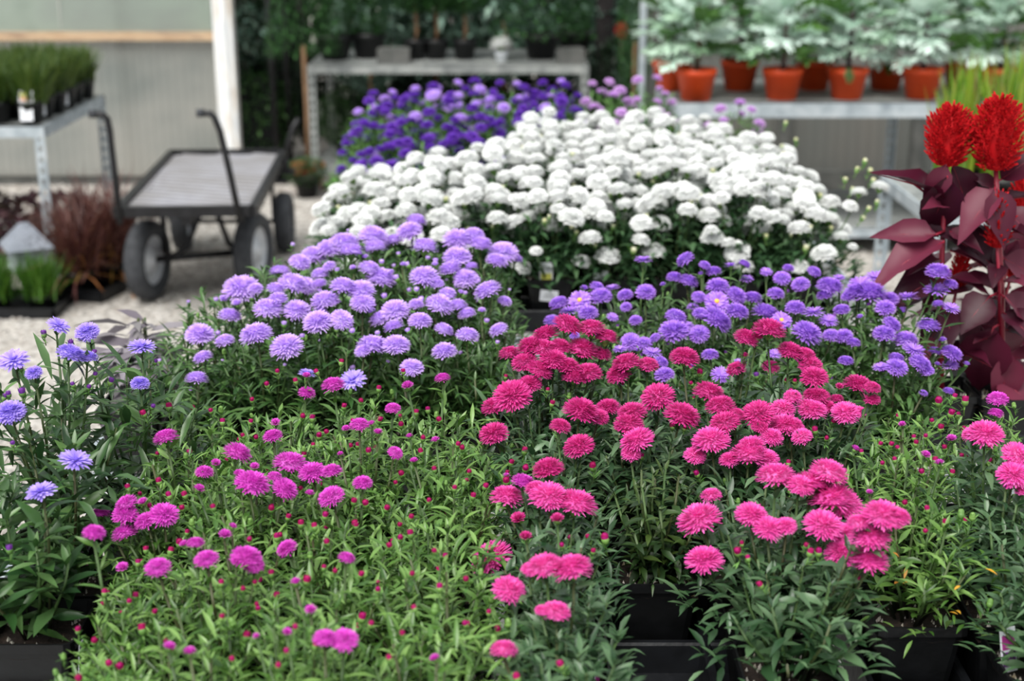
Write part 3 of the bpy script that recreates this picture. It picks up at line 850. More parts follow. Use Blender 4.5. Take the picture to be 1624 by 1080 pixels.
# --- violet and rose asters at the far end of the second bench
FX = [-.45, -.30, -.15, 0, .15]
for j, y in enumerate([4.60, 4.76, 4.92, 5.08]):
    for i, x in enumerate(FX):
        h = [.16, .22, .26, .29][j] + U(-.012, .012) - (.05 if i == 0 else 0)
        plant('deep', x, y, h, .15, 'far', 'deep violet aster, %s row from the white chrysanthemums, %s column from the rose asters' % (ORD[j], ORD[4 - i]), 'far deep violet asters', fk='deep' if j < 2 else 'mix')
for j, (x, y, h) in enumerate([(.33, 4.72, .20), (.33, 4.90, .25), (.33, 5.08, .29), (.48, 4.95, .24), (.49, 5.12, .29), (.76, 4.86, .24)]):
    lab = ['pale rose aster beside the deep violet block, foremost of its kind', 'pale rose aster beside the deep violet block, middle one', 'pale rose aster beside the deep violet block, at the bench end',
           'pale rose aster with few heads between the violet block and the orange pots', 'tall pale rose aster at the bench end nearest the dark tree trunk', 'small rose aster standing alone before the orange kale pots'][j]
    plant('rose', x, y, h, .13, 'far', lab, None, fk='rose')
tray(FX, [4.60, 4.76, 4.92, 5.08], .15, 'black tray under the far deep violet asters')

# --- measured flower heads: picture position and width
flowers('crim_l', 'crimson', [(898,514,42),(938,521,42),(960,535,40),(866,530,40),(809,560,32),(844,549,45),(862,552,40),(833,573,38),(888,548,30),(922,553,48),(953,560,30),(877,569,40),(855,586,38),(899,580,36),(932,591,42),(910,597,36),(840,608,34),(813,625,54),(784,643,36),(920,650,52),(949,660,30),(888,675,30),(784,686,42),(919,706,44),(870,742,44)])
flowers('crim_l', 'pink', [(850,774,32),(804,787,48),(870,786,56),(912,798,62),(747,840,50),(782,883,62),(806,933,48),(881,969,42),(859,967,20),(799,1030,40),(864,897,52),(908,900,58),(840,902,26)])
flowers('crim_l', 'half_crimson', [(823,822,28),(884,823,26),(834,851,24),(748,715,17)])
flowers('crim_l', 'magenta', [(829,763,36)])
buds('crim_l', 'cherry', [(833,735,13),(941,733,14),(804,756,14),(893,860,8),(961,847,16),(940,870,10),(741,912,12),(749,927,17),(790,991,14),(707,810,14),(874,635,10),(868,615,8)])
flowers('crim_b', 'crimson', [(994,575,42),(1027,578,32),(982,593,36),(965,645,34),(1003,653,42),(997,671,42),(1085,566,43),(1044,627,48),(1123,622,46),(1080,657,52),(1143,643,43),(1203,654,46),(1150,669,43),(1204,675,24),(1168,656,24),(1182,535,36),(1219,522,48),(1169,584,30),(1222,581,26),(1252,556,38),(1276,562,30),(1285,578,34),(1291,597,40),(1291,626,32),(1360,610,44),(1383,614,24),(1383,633,24),(1297,628,34),(1327,632,20),(1313,644,24)])
flowers('crim_b', 'pink', [(1012,697,50),(1001,719,28),(1128,697,54),(1102,721,32),(1223,692,34),(1192,706,40),(1187,721,54),(1215,726,36),(1157,728,30),(1241,647,36),(1257,628,26),(1289,650,40),(1243,674,50),(1272,691,30),(1283,647,40),(1340,653,40),(1359,653,26),(1253,675,40)])
flowers('crim_b', 'half_crimson', [(1201,534,20),(1331,613,16),(1181,564,15)])
buds('crim_b', 'cherry', [(1109,585,12),(1261,601,8),(1099,604,8),(1253,616,8),(1294,677,12),(1085,675,8),(1310,690,9),(1250,730,10)])
flowers('crim_f', 'pink', [(1230,754,56),(1313,748,54),(1287,767,60),(1319,790,70),(1335,799,56),(1304,831,56),(1361,828,34),(1399,816,60),(1424,818,36),(1338,845,40),(1380,850,58),(1336,875,50),(1376,887,58),(1117,887,54),(1111,822,64),(1191,815,46),(1218,836,44),(1246,833,32),(1268,769,40)])
flowers('crim_m', 'pink', [(1128,785,30)])
buds('crim_f', 'cherry', [(1172,866,15),(1188,881,10),(1210,921,12),(1283,870,13),(1277,860,10)])
flowers('crim_r', 'pink', [(1562,687,52),(1540,687,26),(1611,720,44),(1607,751,48),(1620,778,20)])
flowers('crim_r', 'half_magenta', [(1596,772,16)])
flowers('magenta', 'magenta', [(264,693,38),(375,717,44),(460,734,52),(496,748,42),(527,746,30),(399,765,52),(450,773,40),(435,755,22),(527,786,40),(433,691,30),(570,673,30),(529,610,36),(486,622,26),(324,748,28),(575,765,30),(159,813,30),(149,844,34),(202,798,36),(199,815,40),(233,825,36),(260,814,44),(199,845,40),(251,899,40),(328,886,38),(390,883,48),(404,897,30),(310,861,28),(456,868,32),(549,884,26),(515,1011,36),(546,1013,42),(702,599,24),(623,647,24),(626,717,24)])
flowers('magenta', 'half_magenta', [(549,680,16),(437,670,18),(342,734,18),(315,775,20),(404,740,18),(380,753,24),(491,783,18),(228,796,20),(150,892,26),(195,900,24),(375,890,20),(293,863,18),(356,848,24),(368,835,16),(469,924,22),(493,967,22),(407,1009,14),(455,1002,18),(268,1026,24),(301,1034,24),(647,612,22),(691,698,16),(657,731,16),(599,686,18),(650,692,14),(691,1044,20),(803,755,14),(590,672,15),(486,596,16),(540,720,12)])
buds('magenta', 'cherry', [(230,650,12),(268,640,13),(470,600,10),(425,605,10),(400,630,9),(480,655,11),(545,640,10),(572,632,10),(600,612,10),(640,585,9),(585,710,12),(640,745,12),(560,790,12),(610,800,12),(650,815,11),(680,790,10),(430,800,13),(455,815,11),(500,830,12),(395,850,11),(340,800,11),(290,800,11),(270,780,12),(350,920,11),(385,930,10),(430,905,12),(520,855,12),(620,860,12),(600,930,11),(650,905,10),(660,960,11),(570,905,12),(640,1000,11),(585,985,10),(165,935,12),(150,1010,13),(205,950,10),(350,975,9),(410,960,9),(470,990,9),(700,660,11),(725,700,10),(540,570,10),(505,585,10),(440,585,9),(600,660,11),(660,650,10),(690,740,10),(720,770,10),(565,830,10),(530,900,9),(620,1040,9),(370,1040,9),(440,1050,9),(690,870,10),(670,690,10)])
flowers('bud_r', 'magenta', [(1582,632,32),(1579,655,24)])
flowers('bud_r', 'half_magenta', [(1509,696,20),(1467,721,18),(1490,735,20),(1431,673,14),(1355,712,18),(1379,781,14)])
buds('bud_r', 'cherry', [(1490,629,15),(1531,629,14),(1512,624,10),(1507,649,13),(1520,654,8),(1493,673,12),(1468,688,9),(1452,698,10),(1412,700,10),(1427,706,9),(1398,730,9),(1536,714,11),(1500,705,10),(1368,713,9),(1450,690,9),(1395,700,9),(1420,725,9),(1566,702,10)])
flowers('lav', 'lavender', [(660,349,32),(650,366,40),(592,374,46),(596,393,40),(625,382,34),(546,384,46),(523,393,40),(557,399,42),(498,404,40),(475,415,34),(673,391,44),(725,407,44),(726,379,46),(751,372,34),(762,387,36),(798,400,46),(787,413,34),(817,410,24),(714,426,36),(739,440,38),(748,422,22),(444,431,34),(384,457,58),(405,457,24),(464,449,46),(485,452,34),(437,457,28),(441,473,30),(425,488,44),(508,434,28),(507,450,26),(523,422,22),(585,425,34),(603,440,48),(544,453,40),(573,459,42),(516,476,44),(575,479,38),(471,491,42),(505,509,46),(541,505,36),(628,491,44),(607,505,40),(666,508,36),(625,517,32),(673,438,46),(692,449,24),(709,465,28),(775,460,44),(696,482,44),(725,484,32),(660,482,24),(741,497,28),(800,477,22),(792,522,30),(705,556,38),(653,582,36),(591,547,48),(628,546,42),(576,556,26),(455,548,50),(407,529,50),(357,540,30),(364,500,36),(317,529,44),(323,566,30),(312,600,36),(703,522,30),(741,531,36)])
flowers('lav', 'half_lavender', [(355,474,18),(510,495,24),(587,494,22),(730,464,14),(764,493,16),(376,482,22),(640,420,14),(620,432,14),(580,408,14),(690,420,14),(560,425,14)])
flowers('lav', 'blue', [(560,600,42),(487,591,28)])
buds('lav', 'lilac', [(605,412,10),(650,415,10),(632,436,11),(690,410,10),(535,425,10),(612,465,11),(670,470,11),(725,450,10),(760,440,10),(560,520,11),(600,525,10),(650,520,10),(450,510,10),(480,530,10),(770,505,10),(660,455,10),(590,460,9)])
flowers('vio', 'violet', [(1020,411,28),(1088,410,28),(1117,420,18),(1132,430,24),(1159,420,24),(1179,419,22),(1091,445,30),(1069,439,24),(1024,462,30),(946,454,22),(971,456,26),(953,469,34),(992,467,24),(887,480,30),(904,492,34),(933,495,30),(876,508,26),(971,502,20),(993,486,18),(1008,507,20),(1071,501,32),(1069,524,46),(1088,516,26),(1109,528,32),(1134,505,48),(1168,493,36),(1138,453,34),(1166,467,32),(1193,472,30),(1108,470,22),(1099,485,20),(1111,497,26),(1184,441,22),(1000,540,30),(983,553,22),(1021,544,26),(1034,558,30),(1048,573,22),(1054,593,30),(1040,535,18),(1126,562,26),(1143,592,32),(1213,495,42),(1278,526,46),(1289,494,36),(1261,487,30),(1228,560,22),(1173,573,22),(1315,453,40),(1309,467,26),(1389,438,34),(1364,448,36),(1378,464,54),(1359,461,36),(1411,473,28),(1404,487,30),(1439,470,40),(1487,430,38),(1507,450,22),(1485,458,40),(1507,487,28),(1488,482,20),(1335,491,26),(1313,507,30),(1318,531,26),(1412,513,30),(1402,528,34),(1472,516,36),(1436,538,36),(1338,532,28),(1353,543,22),(1341,572,24),(1448,553,36),(1457,575,36),(1470,587,22),(1396,581,24),(1421,581,34),(1482,556,20),(1507,559,34),(1507,578,28),(1421,567,24),(1240,440,26),(1270,450,28),(1230,465,26),(1215,430,20),(1250,425,18),(1290,430,22),(1330,440,20),(1345,470,22)])
flowers('vio', 'violet_eye', [(920,474,36),(1136,476,38),(1239,506,32)])
flowers('vio', 'half_violet', [(1112,435,13),(1052,452,13),(926,458,16),(1365,503,14),(1532,578,15),(1495,540,16),(1486,578,12),(1012,556,12),(1432,494,20)])
flowers('vio', 'violet', [(1504,620,18),(1464,623,14),(911,531,16)])
flowers('blue', 'blue', [(92,514,36),(139,525,36),(22,568,48),(111,560,42),(139,566,30),(54,590,26),(17,652,46),(225,548,42),(222,607,28),(119,727,50),(66,777,48)], .02)
buds('blue', 'mauve', [(36,615,14),(172,599,12),(70,524,11),(114,538,11),(150,555,10),(15,620,10),(5,625,10),(150,590,9),(117,606,8),(34,580,9),(244,570,9),(20,700,8),(15,865,13),(140,610,8),(240,640,9)])

# --- the buds and flowers nobody measured: scattered over the same plants
for p in PL:
    if p['kind'] == 'white':
        edge = p['y'] < 3.6
        for k in range(19 if not edge else 17):
            a = k * 2.4 + U(0, 1); r = .95 * p['R'] * math.sqrt((k + .5) / 19)
            x, y = p['x'] + r * math.cos(a), p['y'] + r * math.sin(a)
            z = dome(p, x, y) + U(-.01, .014)
            if edge and y < p['y'] - .09 and U(0, 1) < .6: z -= .06; 
            p['fl'].append((Vector((x, y, z)), U(.042, .062), 'white'))
        for k in range(7):
            a = U(0, 6.28); r = U(.4, .97) * p['R']; x, y = p['x'] + r * math.cos(a), p['y'] + r * math.sin(a)
            p['bd'].append((Vector((x, y, dome(p, x, y) + U(-.03, .012))), U(.014, .022), 'cream'))
    elif p['kind'] == 'far':
        n = 17 if p['fk'] != 'rose' else 10
        for k in range(n):
            a = k * 2.4 + U(0, 1); r = .95 * p['R'] * math.sqrt((k + .5) / n)
            x, y = p['x'] + r * math.cos(a), p['y'] + r * math.sin(a)
            z = dome(p, x, y) + U(-.012, .02)
            kd = {'deep': 'deep', 'mix': 'lavender' if U(0, 1) < .3 else 'deep', 'rose': 'rose'}[p['fk']]
            p['fl'].append((Vector((x, y, z)), U(.030, .046), kd))
# outliers of the white block
for px, py, w, Y in [(510,334,30,3.5),(530,352,22,3.5),(522,368,26,3.48),(1395,300,30,3.55),(1362,308,26,3.56),(1348,329,24,3.55),(1352,393,16,3.46),(1155,387,22,3.42),(1128,367,22,3.42),(936,381,34,3.42),(905,348,40,3.44),(700,375,34,3.42),(1218,288,26,3.5),(850,400,20,3.42)]:
    q = at_y(px, py, Y)
    ps = [p for p in PL if p['kind'] == 'white']
    p = min(ps, key=lambda p: (p['x'] - q.x) ** 2 + (p['y'] - q.y) ** 2)
    p['fl'].append((q, w * depth_of(q) / FPX, 'white'))
for px, py, Y in [(1370,255,3.6),(1358,268,3.6),(1340,285,3.6),(1378,270,3.6),(1382,285,3.6),(1390,320,3.55),(1375,330,3.55),(1365,345,3.55),(1350,300,3.6),(865,350,3.45),(1215,375,3.45),(1245,195,4.3),(1262,222,4.3)]:
    q = at_y(px, py, Y); p = min([p for p in PL if p['kind'] == 'white'], key=lambda p: (p['x'] - q.x) ** 2 + (p['y'] - q.y) ** 2)
    p['bd'].append((q, .018, 'cream'))
for p in PL:
    n, kd = {'magenta': (6, 'cherry'), 'crimson': (2, 'cherry'), 'lavender': (4, 'lilac'), 'violet': (3, 'mauve')}.get(p['kind'], (0, ''))
    if p['group'] == 'bud_r' and p['kind'] == 'magenta': n = 8
    for k in range(n):
        a = U(0, 6.28); r = math.sqrt(U(.05, 1)) * p['R'] * .8
        x, y = p['x'] + r * math.cos(a), p['y'] + r * math.sin(a)
        p['bd'].append((Vector((x, y, dome(p, x, y) + U(-.02, .008))), U(.009, .015), kd if U(0, 1) < .62 else 'green'))

def aim(d):
    return Vector(d).to_track_quat('Z', 'Y').to_euler()
def grow(p):
    r = random.Random(int(p['x'] * 9000) * 31 + int(p['y'] * 7000))
    k = p['kind']
    base = Vector((p['x'], p['y'], BZ + .006))
    t = thing(p['name'], p['label'], p['cat'], base, 0, p['grp'])
    turn = r.choice((0, 1, 2, 3)) * math.pi / 2
    link('pot', POT, t); link('soil', r.choice(SOIL), t, (0, 0, 0), (0, 0, turn))
    zs = .108
    tips = []
    for q, s, kd in p['fl']:
        l = q - base
        out = Vector((l.x, l.y, 0)) * (.22 / p['R'])
        nrm = Vector((out.x + r.gauss(0, .19), out.y + r.gauss(0, .17) - (.9 if kd == 'violet_eye' else .03), 1)).normalized()
        e = nrm.to_track_quat('Z', 'Y').to_euler()
        e.rotate_axis('Z', r.random() * 6.28)
        sc = s * (1.25 if kd.startswith('half') else (1.2 if kd in ('crimson', 'pink') else 1.14))
        link('flower', r.choice(F[kd]), t, l, e, sc)
        tips.append((l - nrm * .2 * s, True))
    for q, s, kd in p['bd']:
        l = q - base
        e = Vector((l.x * 2 + r.gauss(0, .2), l.y * 2 + r.gauss(0, .2), 1)).to_track_quat('Z', 'Y').to_euler()
        link('bud', r.choice(B[kd]), t, l - Vector((0, 0, s * .6)), e, s)
    if k in ('white', 'far'):
        fm = FM[k] if r.random() < .5 else FM2[k]
        o = link('foliage', fm, t, (0, 0, zs), (0, 0, r.random() * 6.28), (p['R'] * .98, p['R'] * .98, p['h'] + POT_H - zs - .02)); o['kind'] = 'stuff'
        for l, f in tips[::2]:
            b0 = Vector((l.x * .25, l.y * .25, zs)); d = l - b0
            link('stem', STEM, t, b0, aim(d), (1, 1, d.length))
        return t
    sp = SPEC[k]
    n0 = sp['stems']
    for i in range(n0):
        a = i * 2.39996 + r.random(); rr = .86 * p['R'] * math.sqrt((i + .5) / n0)
        x, y = rr * math.cos(a), rr * math.sin(a)
        z = POT_H + p['h'] * math.sqrt(1 - (rr / p['R']) ** 2) * r.uniform(.84, .99) - .012
        tips.append((Vector((x, y, z)), False))
    # no more than about 300 leaves each as their own pieces
    per = sp['per']; tot = 0
    for l, isf in tips:
        b0 = Vector((l.x * .22 + r.uniform(-.008, .008), l.y * .22 + r.uniform(-.008, .008), zs)); d = l - b0
        link('stem', STEM, t, b0, aim(d), (1, 1, d.length))
        m = per if not isf else max(6, int(per * .8))
        a0 = r.random() * 6.28
        for j in range(m):
            if tot >= 296: break
            u = .22 + .76 * ((j + r.random()) / m) ** .8 if k != 'stunted' else .05 + .9 * (j + r.random()) / m
            if isf: u = min(u, .95)
            c = b0 + d * u
            az = a0 + j * 2.39996 + r.uniform(-.4, .4)
            el = sp['el'][0] + (sp['el'][1] - sp['el'][0]) * u * u + r.gauss(0, .22)
            L = sp['L'] * r.uniform(.7, 1.25) * (1.25 - .62 * u)
            link('leaf', r.choice(LM[k]), t, c, (el, r.gauss(0, .25), az), L)
            tot += 1
        for j in range(4 if not isf else 2):          # fine young leaves at the tip
            if tot >= 298: break
            link('leaf', r.choice(LM[k]), t, b0 + d * r.uniform(.93, 1.0), (r.uniform(.5, 1.3), 0, r.random() * 6.28), sp['L'] * r.uniform(.3, .55))
            tot += 1
    if p.get('sparse'): return t
    o = link('foliage', FM[k], t, (0, 0, zs), (0, 0, r.random() * 6.28), (p['R'] * .9, p['R'] * .9, (p['h'] + POT_H - zs) * .9)); o['kind'] = 'stuff'
    return t
NO_POT = 0
for p in PL: p['obj'] = grow(p)
print('plants', len(PL), 'flowers', sum(len(p['fl']) for p in PL), 'buds', sum(len(p['bd']) for p in PL), 'missed', MISS[0])

# ------------------------------------------------------------------ plant labels in the pots
def card(parent, loc, rot, w, h, mats, lines=True, name='plant_label'):
    q = MB(); q.box((0, 0, h / 2), (w, .0012, h))
    o = part(name, q, mats[0], parent, loc=loc, rot=rot)
    if len(mats) > 1:
        q = MB()
        for k, mm in enumerate(mats[1:]):
            q.box((0, -.0009, h * (.30 + .38 * k)), (w * .8, .0006, h * .32), k)
        part('print', q, list(mats[1:]), o)
    elif lines:
        q = MB()
        for k in range(3): q.box((0, -.0009, h * (.35 + .15 * k)), (w * (.7 - .12 * k), .0005, h * .035), 0)
        part('print', q, M['label_ink'], o)
    return o
def find(label):
    return [p['obj'] for p in PL if p['label'] == label][0]
wp = find('white chrysanthemum in a black pot with two white labels beside the bench gap')
card(wp, (-.01, -.055, .118), (-.1, 0, .05), .034, .052, [M['label_white'], M['label_yellow']])
card(wp, (-.004, -.0595, .07), (.11, .09, 0), .046, .030, [M['label_white']])
wq = [p['obj'] for p in PL if p['kind'] == 'white' and abs(p['x'] - .257) < .01 and p['y'] < 3.6][0]
card(wq, (-.03, -.058, .122), (-.4, 0, .1), .036, .026, [M['label_white']])
card(find(bl[0]), (.0605, -.03, .072), (.11, 0, math.pi / 2), .020, .042, [M['label_white']])
card(find('aster with one broad curled yellowing leaf and a pink plant label in its pot'), (-.045, -.01, .11), (-.1, -.12, .25), .022, .062, [M['label_white'], M['label_purple'], M['label_magenta']])
card(find('crimson aster with low pink-red flowers beside the empty tray cells'), (.045, .02, .11), (0, .1, 1.2), .02, .05, [M['label_white'], M['label_magenta']])
oy = find('aster with one broad curled yellowing leaf and a pink plant label in its pot')
q = MB(); leaf_into(q, .10, .035, None, .9, .3, 0, OVATE, True, .1, .02)
o = part('leaf', q, M['leaf_fresh'], oy, loc=(.02, .0, .15), rot=(.2, .3, 2.6)); o['label'] = 'broad curled yellowing leaf'

# ------------------------------------------------------------------ red celosia in their tray
def plume_mesh(w, h, seed, point=1.0, n=70):
    """feathery plume: flame-shaped tufts of small spikes around a core"""
    r = random.Random(seed); q = MB()
    def prof(t):                                    # radius along the height
        return (w / 2) * (math.sin(math.pi * min(1, t * .80 + .16)) ** .75) * (1 - max(0, t - .6) * .6 * point)
    q.lathe([(max(.003, prof(t) * .5), h * t) for t in (0, .12, .3, .5, .7, .88, .97)], 10, 0, True)
    for i in range(n):
        t = (i + .5) / n * .97; a = i * 2.39996 + r.uniform(-.3, .3)
        rad = prof(t) * .5; c = Vector((rad * math.cos(a), rad * math.sin(a), h * t))
        tl = max(.010, prof(t) * r.uniform(.42, .66)) + h * .05
        up = .45 + 1.3 * t + r.uniform(-.15, .3)
        d = Vector((math.cos(a), math.sin(a), up)).normalized()
        sx = d.orthogonal().normalized(); sy = d.cross(sx)
        for k in range(18):
            u = (k + .4) / 18; b = k * 2.4
            rr = tl * .30 * (1 - u)
            p0 = c + d * tl * u + (sx * math.cos(b) + sy * math.sin(b)) * rr * .4
            e = (d * .9 + (sx * math.cos(b) + sy * math.sin(b)) * .65 * (1 - u * .7)).normalized() * tl * r.uniform(.16, .27)
            s = .0016 + w * .007
            o1, o2 = e.orthogonal().normalized() * s, e.cross(e.orthogonal()).normalized() * s
            q.add([p0 + o1, p0 - o1 * .5 + o2 * .87, p0 - o1 * .5 - o2 * .87, p0 + e], [(0, 1, 3), (1, 2, 3), (2, 0, 3)])
    return q.mesh('plume', M['p_red'])
CLEAF = []
rr_ = random.Random(5)
for i in range(4):
    q = MB(); leaf_into(q, 1, 1, None, .22 + .1 * i, .3, 0, ((0, .06), (.06, .3), (.18, .8), (.34, 1.0), (.52, .9), (.7, .58), (.86, .25), (1, 0)), True, (-.1, .08, .14, -.05)[i], .02)
    q.tube([(0, 0, .002), ((-.1, .08, .14, -.05)[i] * .25, .5, -.002 - (.22 + .1 * i) * .25), ((-.1, .08, .14, -.05)[i], 1, -(.22 + .1 * i))], [.02, .012, .002], 4, 1)
    CLEAF.append(q.mesh('leaf', [M['leaf_wine'], M['stem_wine']]))
def leaf_between(parent, base, a, b, w, mesh, face=Vector((0, -.5, .85)), roll=0.0):
    d = b - a; L = d.length; y = d.normalized()
    z = (face - y * face.dot(y)).normalized(); x = y.cross(z)
    R3 = Matrix((x, y, z)).transposed().to_4x4() @ Matrix.Rotation(roll, 4, 'Y')
    o = link('leaf', mesh, parent)
    o.matrix_basis = Matrix.Translation(a - base) @ R3 @ Matrix.Diagonal((w, L, L, 1))
    return o
CY0 = 2.68
cel = [(.86, CY0, 'celosia with a rounded red plume and pale burgundy leaves reaching to the white chrysanthemums', [(1500, 262, 80, 92, .5, 0), (1519, 455, 30, 58, 1, .03)],
        [((1484, 372), (1382, 366), 44, -.3), ((1496, 385), (1380, 418), 62, .2), ((1494, 325), (1430, 242), 44, .3), ((1503, 280), (1478, 392), 70, 0), ((1510, 262), (1548, 352), 50, .2), ((1508, 430), (1408, 472), 66, .1), ((1505, 440), (1458, 490), 44, .4), ((1500, 262), (1470, 330), 40, -.2), ((1512, 500), (1440, 560), 60, .2), ((1515, 510), (1560, 590), 62, -.2)], (1506, 590)),
       (.975, CY0 - .02, 'celosia with the tallest pointed red plume and a smaller red spike on its stem', [(1578, 268, 90, 112, 1, 0), (1580, 392, 46, 84, 1, -.03)],
        [((1588, 285), (1650, 238), 56, 0), ((1580, 300), (1520, 372), 58, .2), ((1572, 420), (1502, 350), 54, -.2), ((1592, 410), (1656, 442), 54, .2), ((1575, 520), (1540, 632), 84, .1), ((1592, 520), (1616, 585), 60, .2), ((1600, 560), (1590, 660), 54, 0), ((1592, 470), (1650, 520), 56, -.1), ((1578, 300), (1600, 390), 50, .3), ((1570, 470), (1520, 520), 58, 0), ((1596, 330), (1640, 380), 50, .1), ((1585, 600), (1640, 640), 60, .1)], (1580, 610)),
       (.99, CY0 + .135, 'celosia with a short red plume half hidden behind the tallest one', [(1616, 345, 44, 74, .8, 0), (1604, 440, 44, 60, 1, .02)],
        [((1610, 370), (1560, 450), 50, .1), ((1615, 380), (1670, 420), 50, .1), ((1600, 480), (1550, 540), 60, .2), ((1605, 500), (1660, 560), 60, .1), ((1606, 420), (1640, 330), 44, .1)], (1600, 560))]
for ci, (x, y, lab, plumes, leaves, foot) in enumerate(cel):
    base = Vector((x, y, BZ + .006))
    t = thing('potted_celosia', lab, 'celosia', base)
    link('pot', POT, t); link('soil', SOIL[ci % 3], t)
    r = random.Random(40 + ci)
    rootp = Vector((0, 0, .10))
    main = None
    for k, (px, py, w, h, pt, dy) in enumerate(plumes):
        q = at_y(px, py, y + dy); sc = depth_of(q) / FPX
        lp = q - base
        pm = plume_mesh(w * sc, h * sc, 60 + ci * 5 + k, pt, 170 if w > 60 else 80)
        link('plume', pm, t, lp, (r.uniform(-.05, .05), r.uniform(-.06, .06), r.random() * 6))
        qq = MB()
        a = rootp if main is None else rootp.lerp(main, .35)
        qq.tube([a, a.lerp(lp, .5) + Vector((r.uniform(-.008, .008), r.uniform(-.008, .008), 0)), lp + Vector((0, 0, .01))], [.007, .006, .0045] if main is None else [.004, .0035, .003], 7)
        part('stem', qq, M['stem_wine'], t)
        if main is None: main = lp
    for (pa, pb, w, roll) in leaves:
        ya = y + r.uniform(-.03, .02)
        a = at_y(pa[0], pa[1], ya); b = at_y(pb[0], pb[1], ya + r.uniform(-.07, .03))
        stem_pt = base + rootp.lerp(main, min(1, max(0, (a.z - base.z - .1) / max(.05, main.z - .1))))
        leaf_between(t, base, a, b, w * depth_of(a) / FPX, r.choice(CLEAF), Vector((0, -.55, .8)), roll)
        qq = MB(); qq.tube([stem_pt - base, (a - base)], [.0028, .0022], 5); part('leaf_stalk', qq, M['stem_wine'], t)
    for k in range(20):
        u = .12 + .82 * k / 20; a = base + rootp.lerp(main, u)
        az = k * 2.4 + r.random(); el = r.uniform(-.5, .5) + .2 * u
        L = r.uniform(.085, .13) * (1.15 - .5 * u)
        d = Vector((math.cos(az), math.sin(az), el)).normalized()
        s = a + d * .02
        leaf_between(t, base, a + d * .012, a + d * L, L * r.uniform(.42, .55), r.choice(CLEAF), Vector((0, -.2, 1)) if abs(el) < .8 else Vector((0, -1, .1)), r.uniform(-.4, .4))
tray([.86, .995], [CY0, CY0 + .135], .135, 'black cell tray under the red celosia')

# ------------------------------------------------------------------ loose foliage shapes for the background plants
def blades(name, mat, n, L, w, spread, seed, droop=.6, rad=.02, up=1.0):
    r = random.Random(seed); q = MB()
    for i in range(n):
        a = r.random() * 6.283; e = math.radians(90) - abs(r.gauss(0, spread)); l = L * r.uniform(.55, 1.1)
        c = (rad * r.gauss(0, 1) * .6, rad * r.gauss(0, 1) * .6, 0)
        leaf_into(q, l, w * r.uniform(.7, 1.3), Matrix.Translation(c) @ Euler((e, 0, a)).to_matrix().to_4x4(), r.uniform(.2, 1) * droop, .3, 0, ((0, .7), (.3, 1), (.65, .8), (1, 0)))
    return q.mesh(name, mat)
def bush(name, mat, n, shape, leaf, ratio, seed, inner=.0):
    """leafy body; shape(t) gives the radius at height fraction t (unit height)"""
    r = random.Random(seed); q = MB()
    for i in range(n):
        t = r.random(); R = shape(t); a = r.random() * 6.283
        rr = R * (1 - (1 - inner) * .45 * r.random() ** 2.2)
        az = a - math.pi / 2 + r.gauss(0, .6); el = r.gauss(.45, .4)
        l = leaf * r.uniform(.6, 1.3)
        leaf_into(q, l, l * ratio, Matrix.Translation((rr * math.cos(a), rr * math.sin(a), t)) @ Euler((el, 0, az)).to_matrix().to_4x4(), .2, .3, 0, ((0, .3), (.4, 1), (1, 0)))
    return q.mesh(name, mat)
cone = lambda t: .30 * (1 - t) ** .8 + .01
column = lambda t: .24 * math.sin(math.pi * (t * .88 + .1)) ** .5
ball = lambda t: .5 * math.sqrt(max(0, 1 - (2 * t - 1) ** 2))
def round_pot(r, h, mat, name='pot', lip=True):
    q = MB()
    q.lathe([(r * .72, 0), (r * .95, h * .8), (r, h * .81), (r * 1.02, h), (r * .93, h), (r * .88, h * .7)] if lip else [(r * .75, 0), (r, h), (r * .94, h), (r * .9, h * .7)], 24)
    return q.mesh(name, mat)
def disc_soil(r, z):
    q = MB(); n = 16
    q.lathe([(r, z), (r * .6, z + .004), (.005, z + .006)], n, 0, True, None, False, True)
    return q.mesh('soil', M['soil'])

# silvery long-leaved plant next to the lavender asters
for k, (x, y) in enumerate([(-.735, 2.60), (-.76, 2.76)]):
    base = Vector((x, y, BZ + .001)); t = thing('potted_sage', ['silver-grey plant with long drooping leaves beside the lavender asters', 'second silver-grey plant with drooping leaves, at the gravel edge of the bench'][k], 'sage', base)
    link('pot', POT, t); link('soil', SOIL[1], t)
    lm = leaf_meshes('leaf', M['leaf_silver'], .2, LANCE, 5, 50 + k)
    r = random.Random(k)
    for i in range(60):
        az = i * 2.4; u = r.random()
        link('leaf', r.choice(lm), t, (r.gauss(0, .02), r.gauss(0, .02), .11 + .13 * u), (r.uniform(-.5, .5), r.gauss(0, .4), az), r.uniform(.07, .12))
    for i in range(4):
        link('stem', STEM, t, (.012 * (i - 1.5), .01 * (i % 2), .105), (.1 * (i - 1.5), .1, i), (1.3, 1.3, .14))

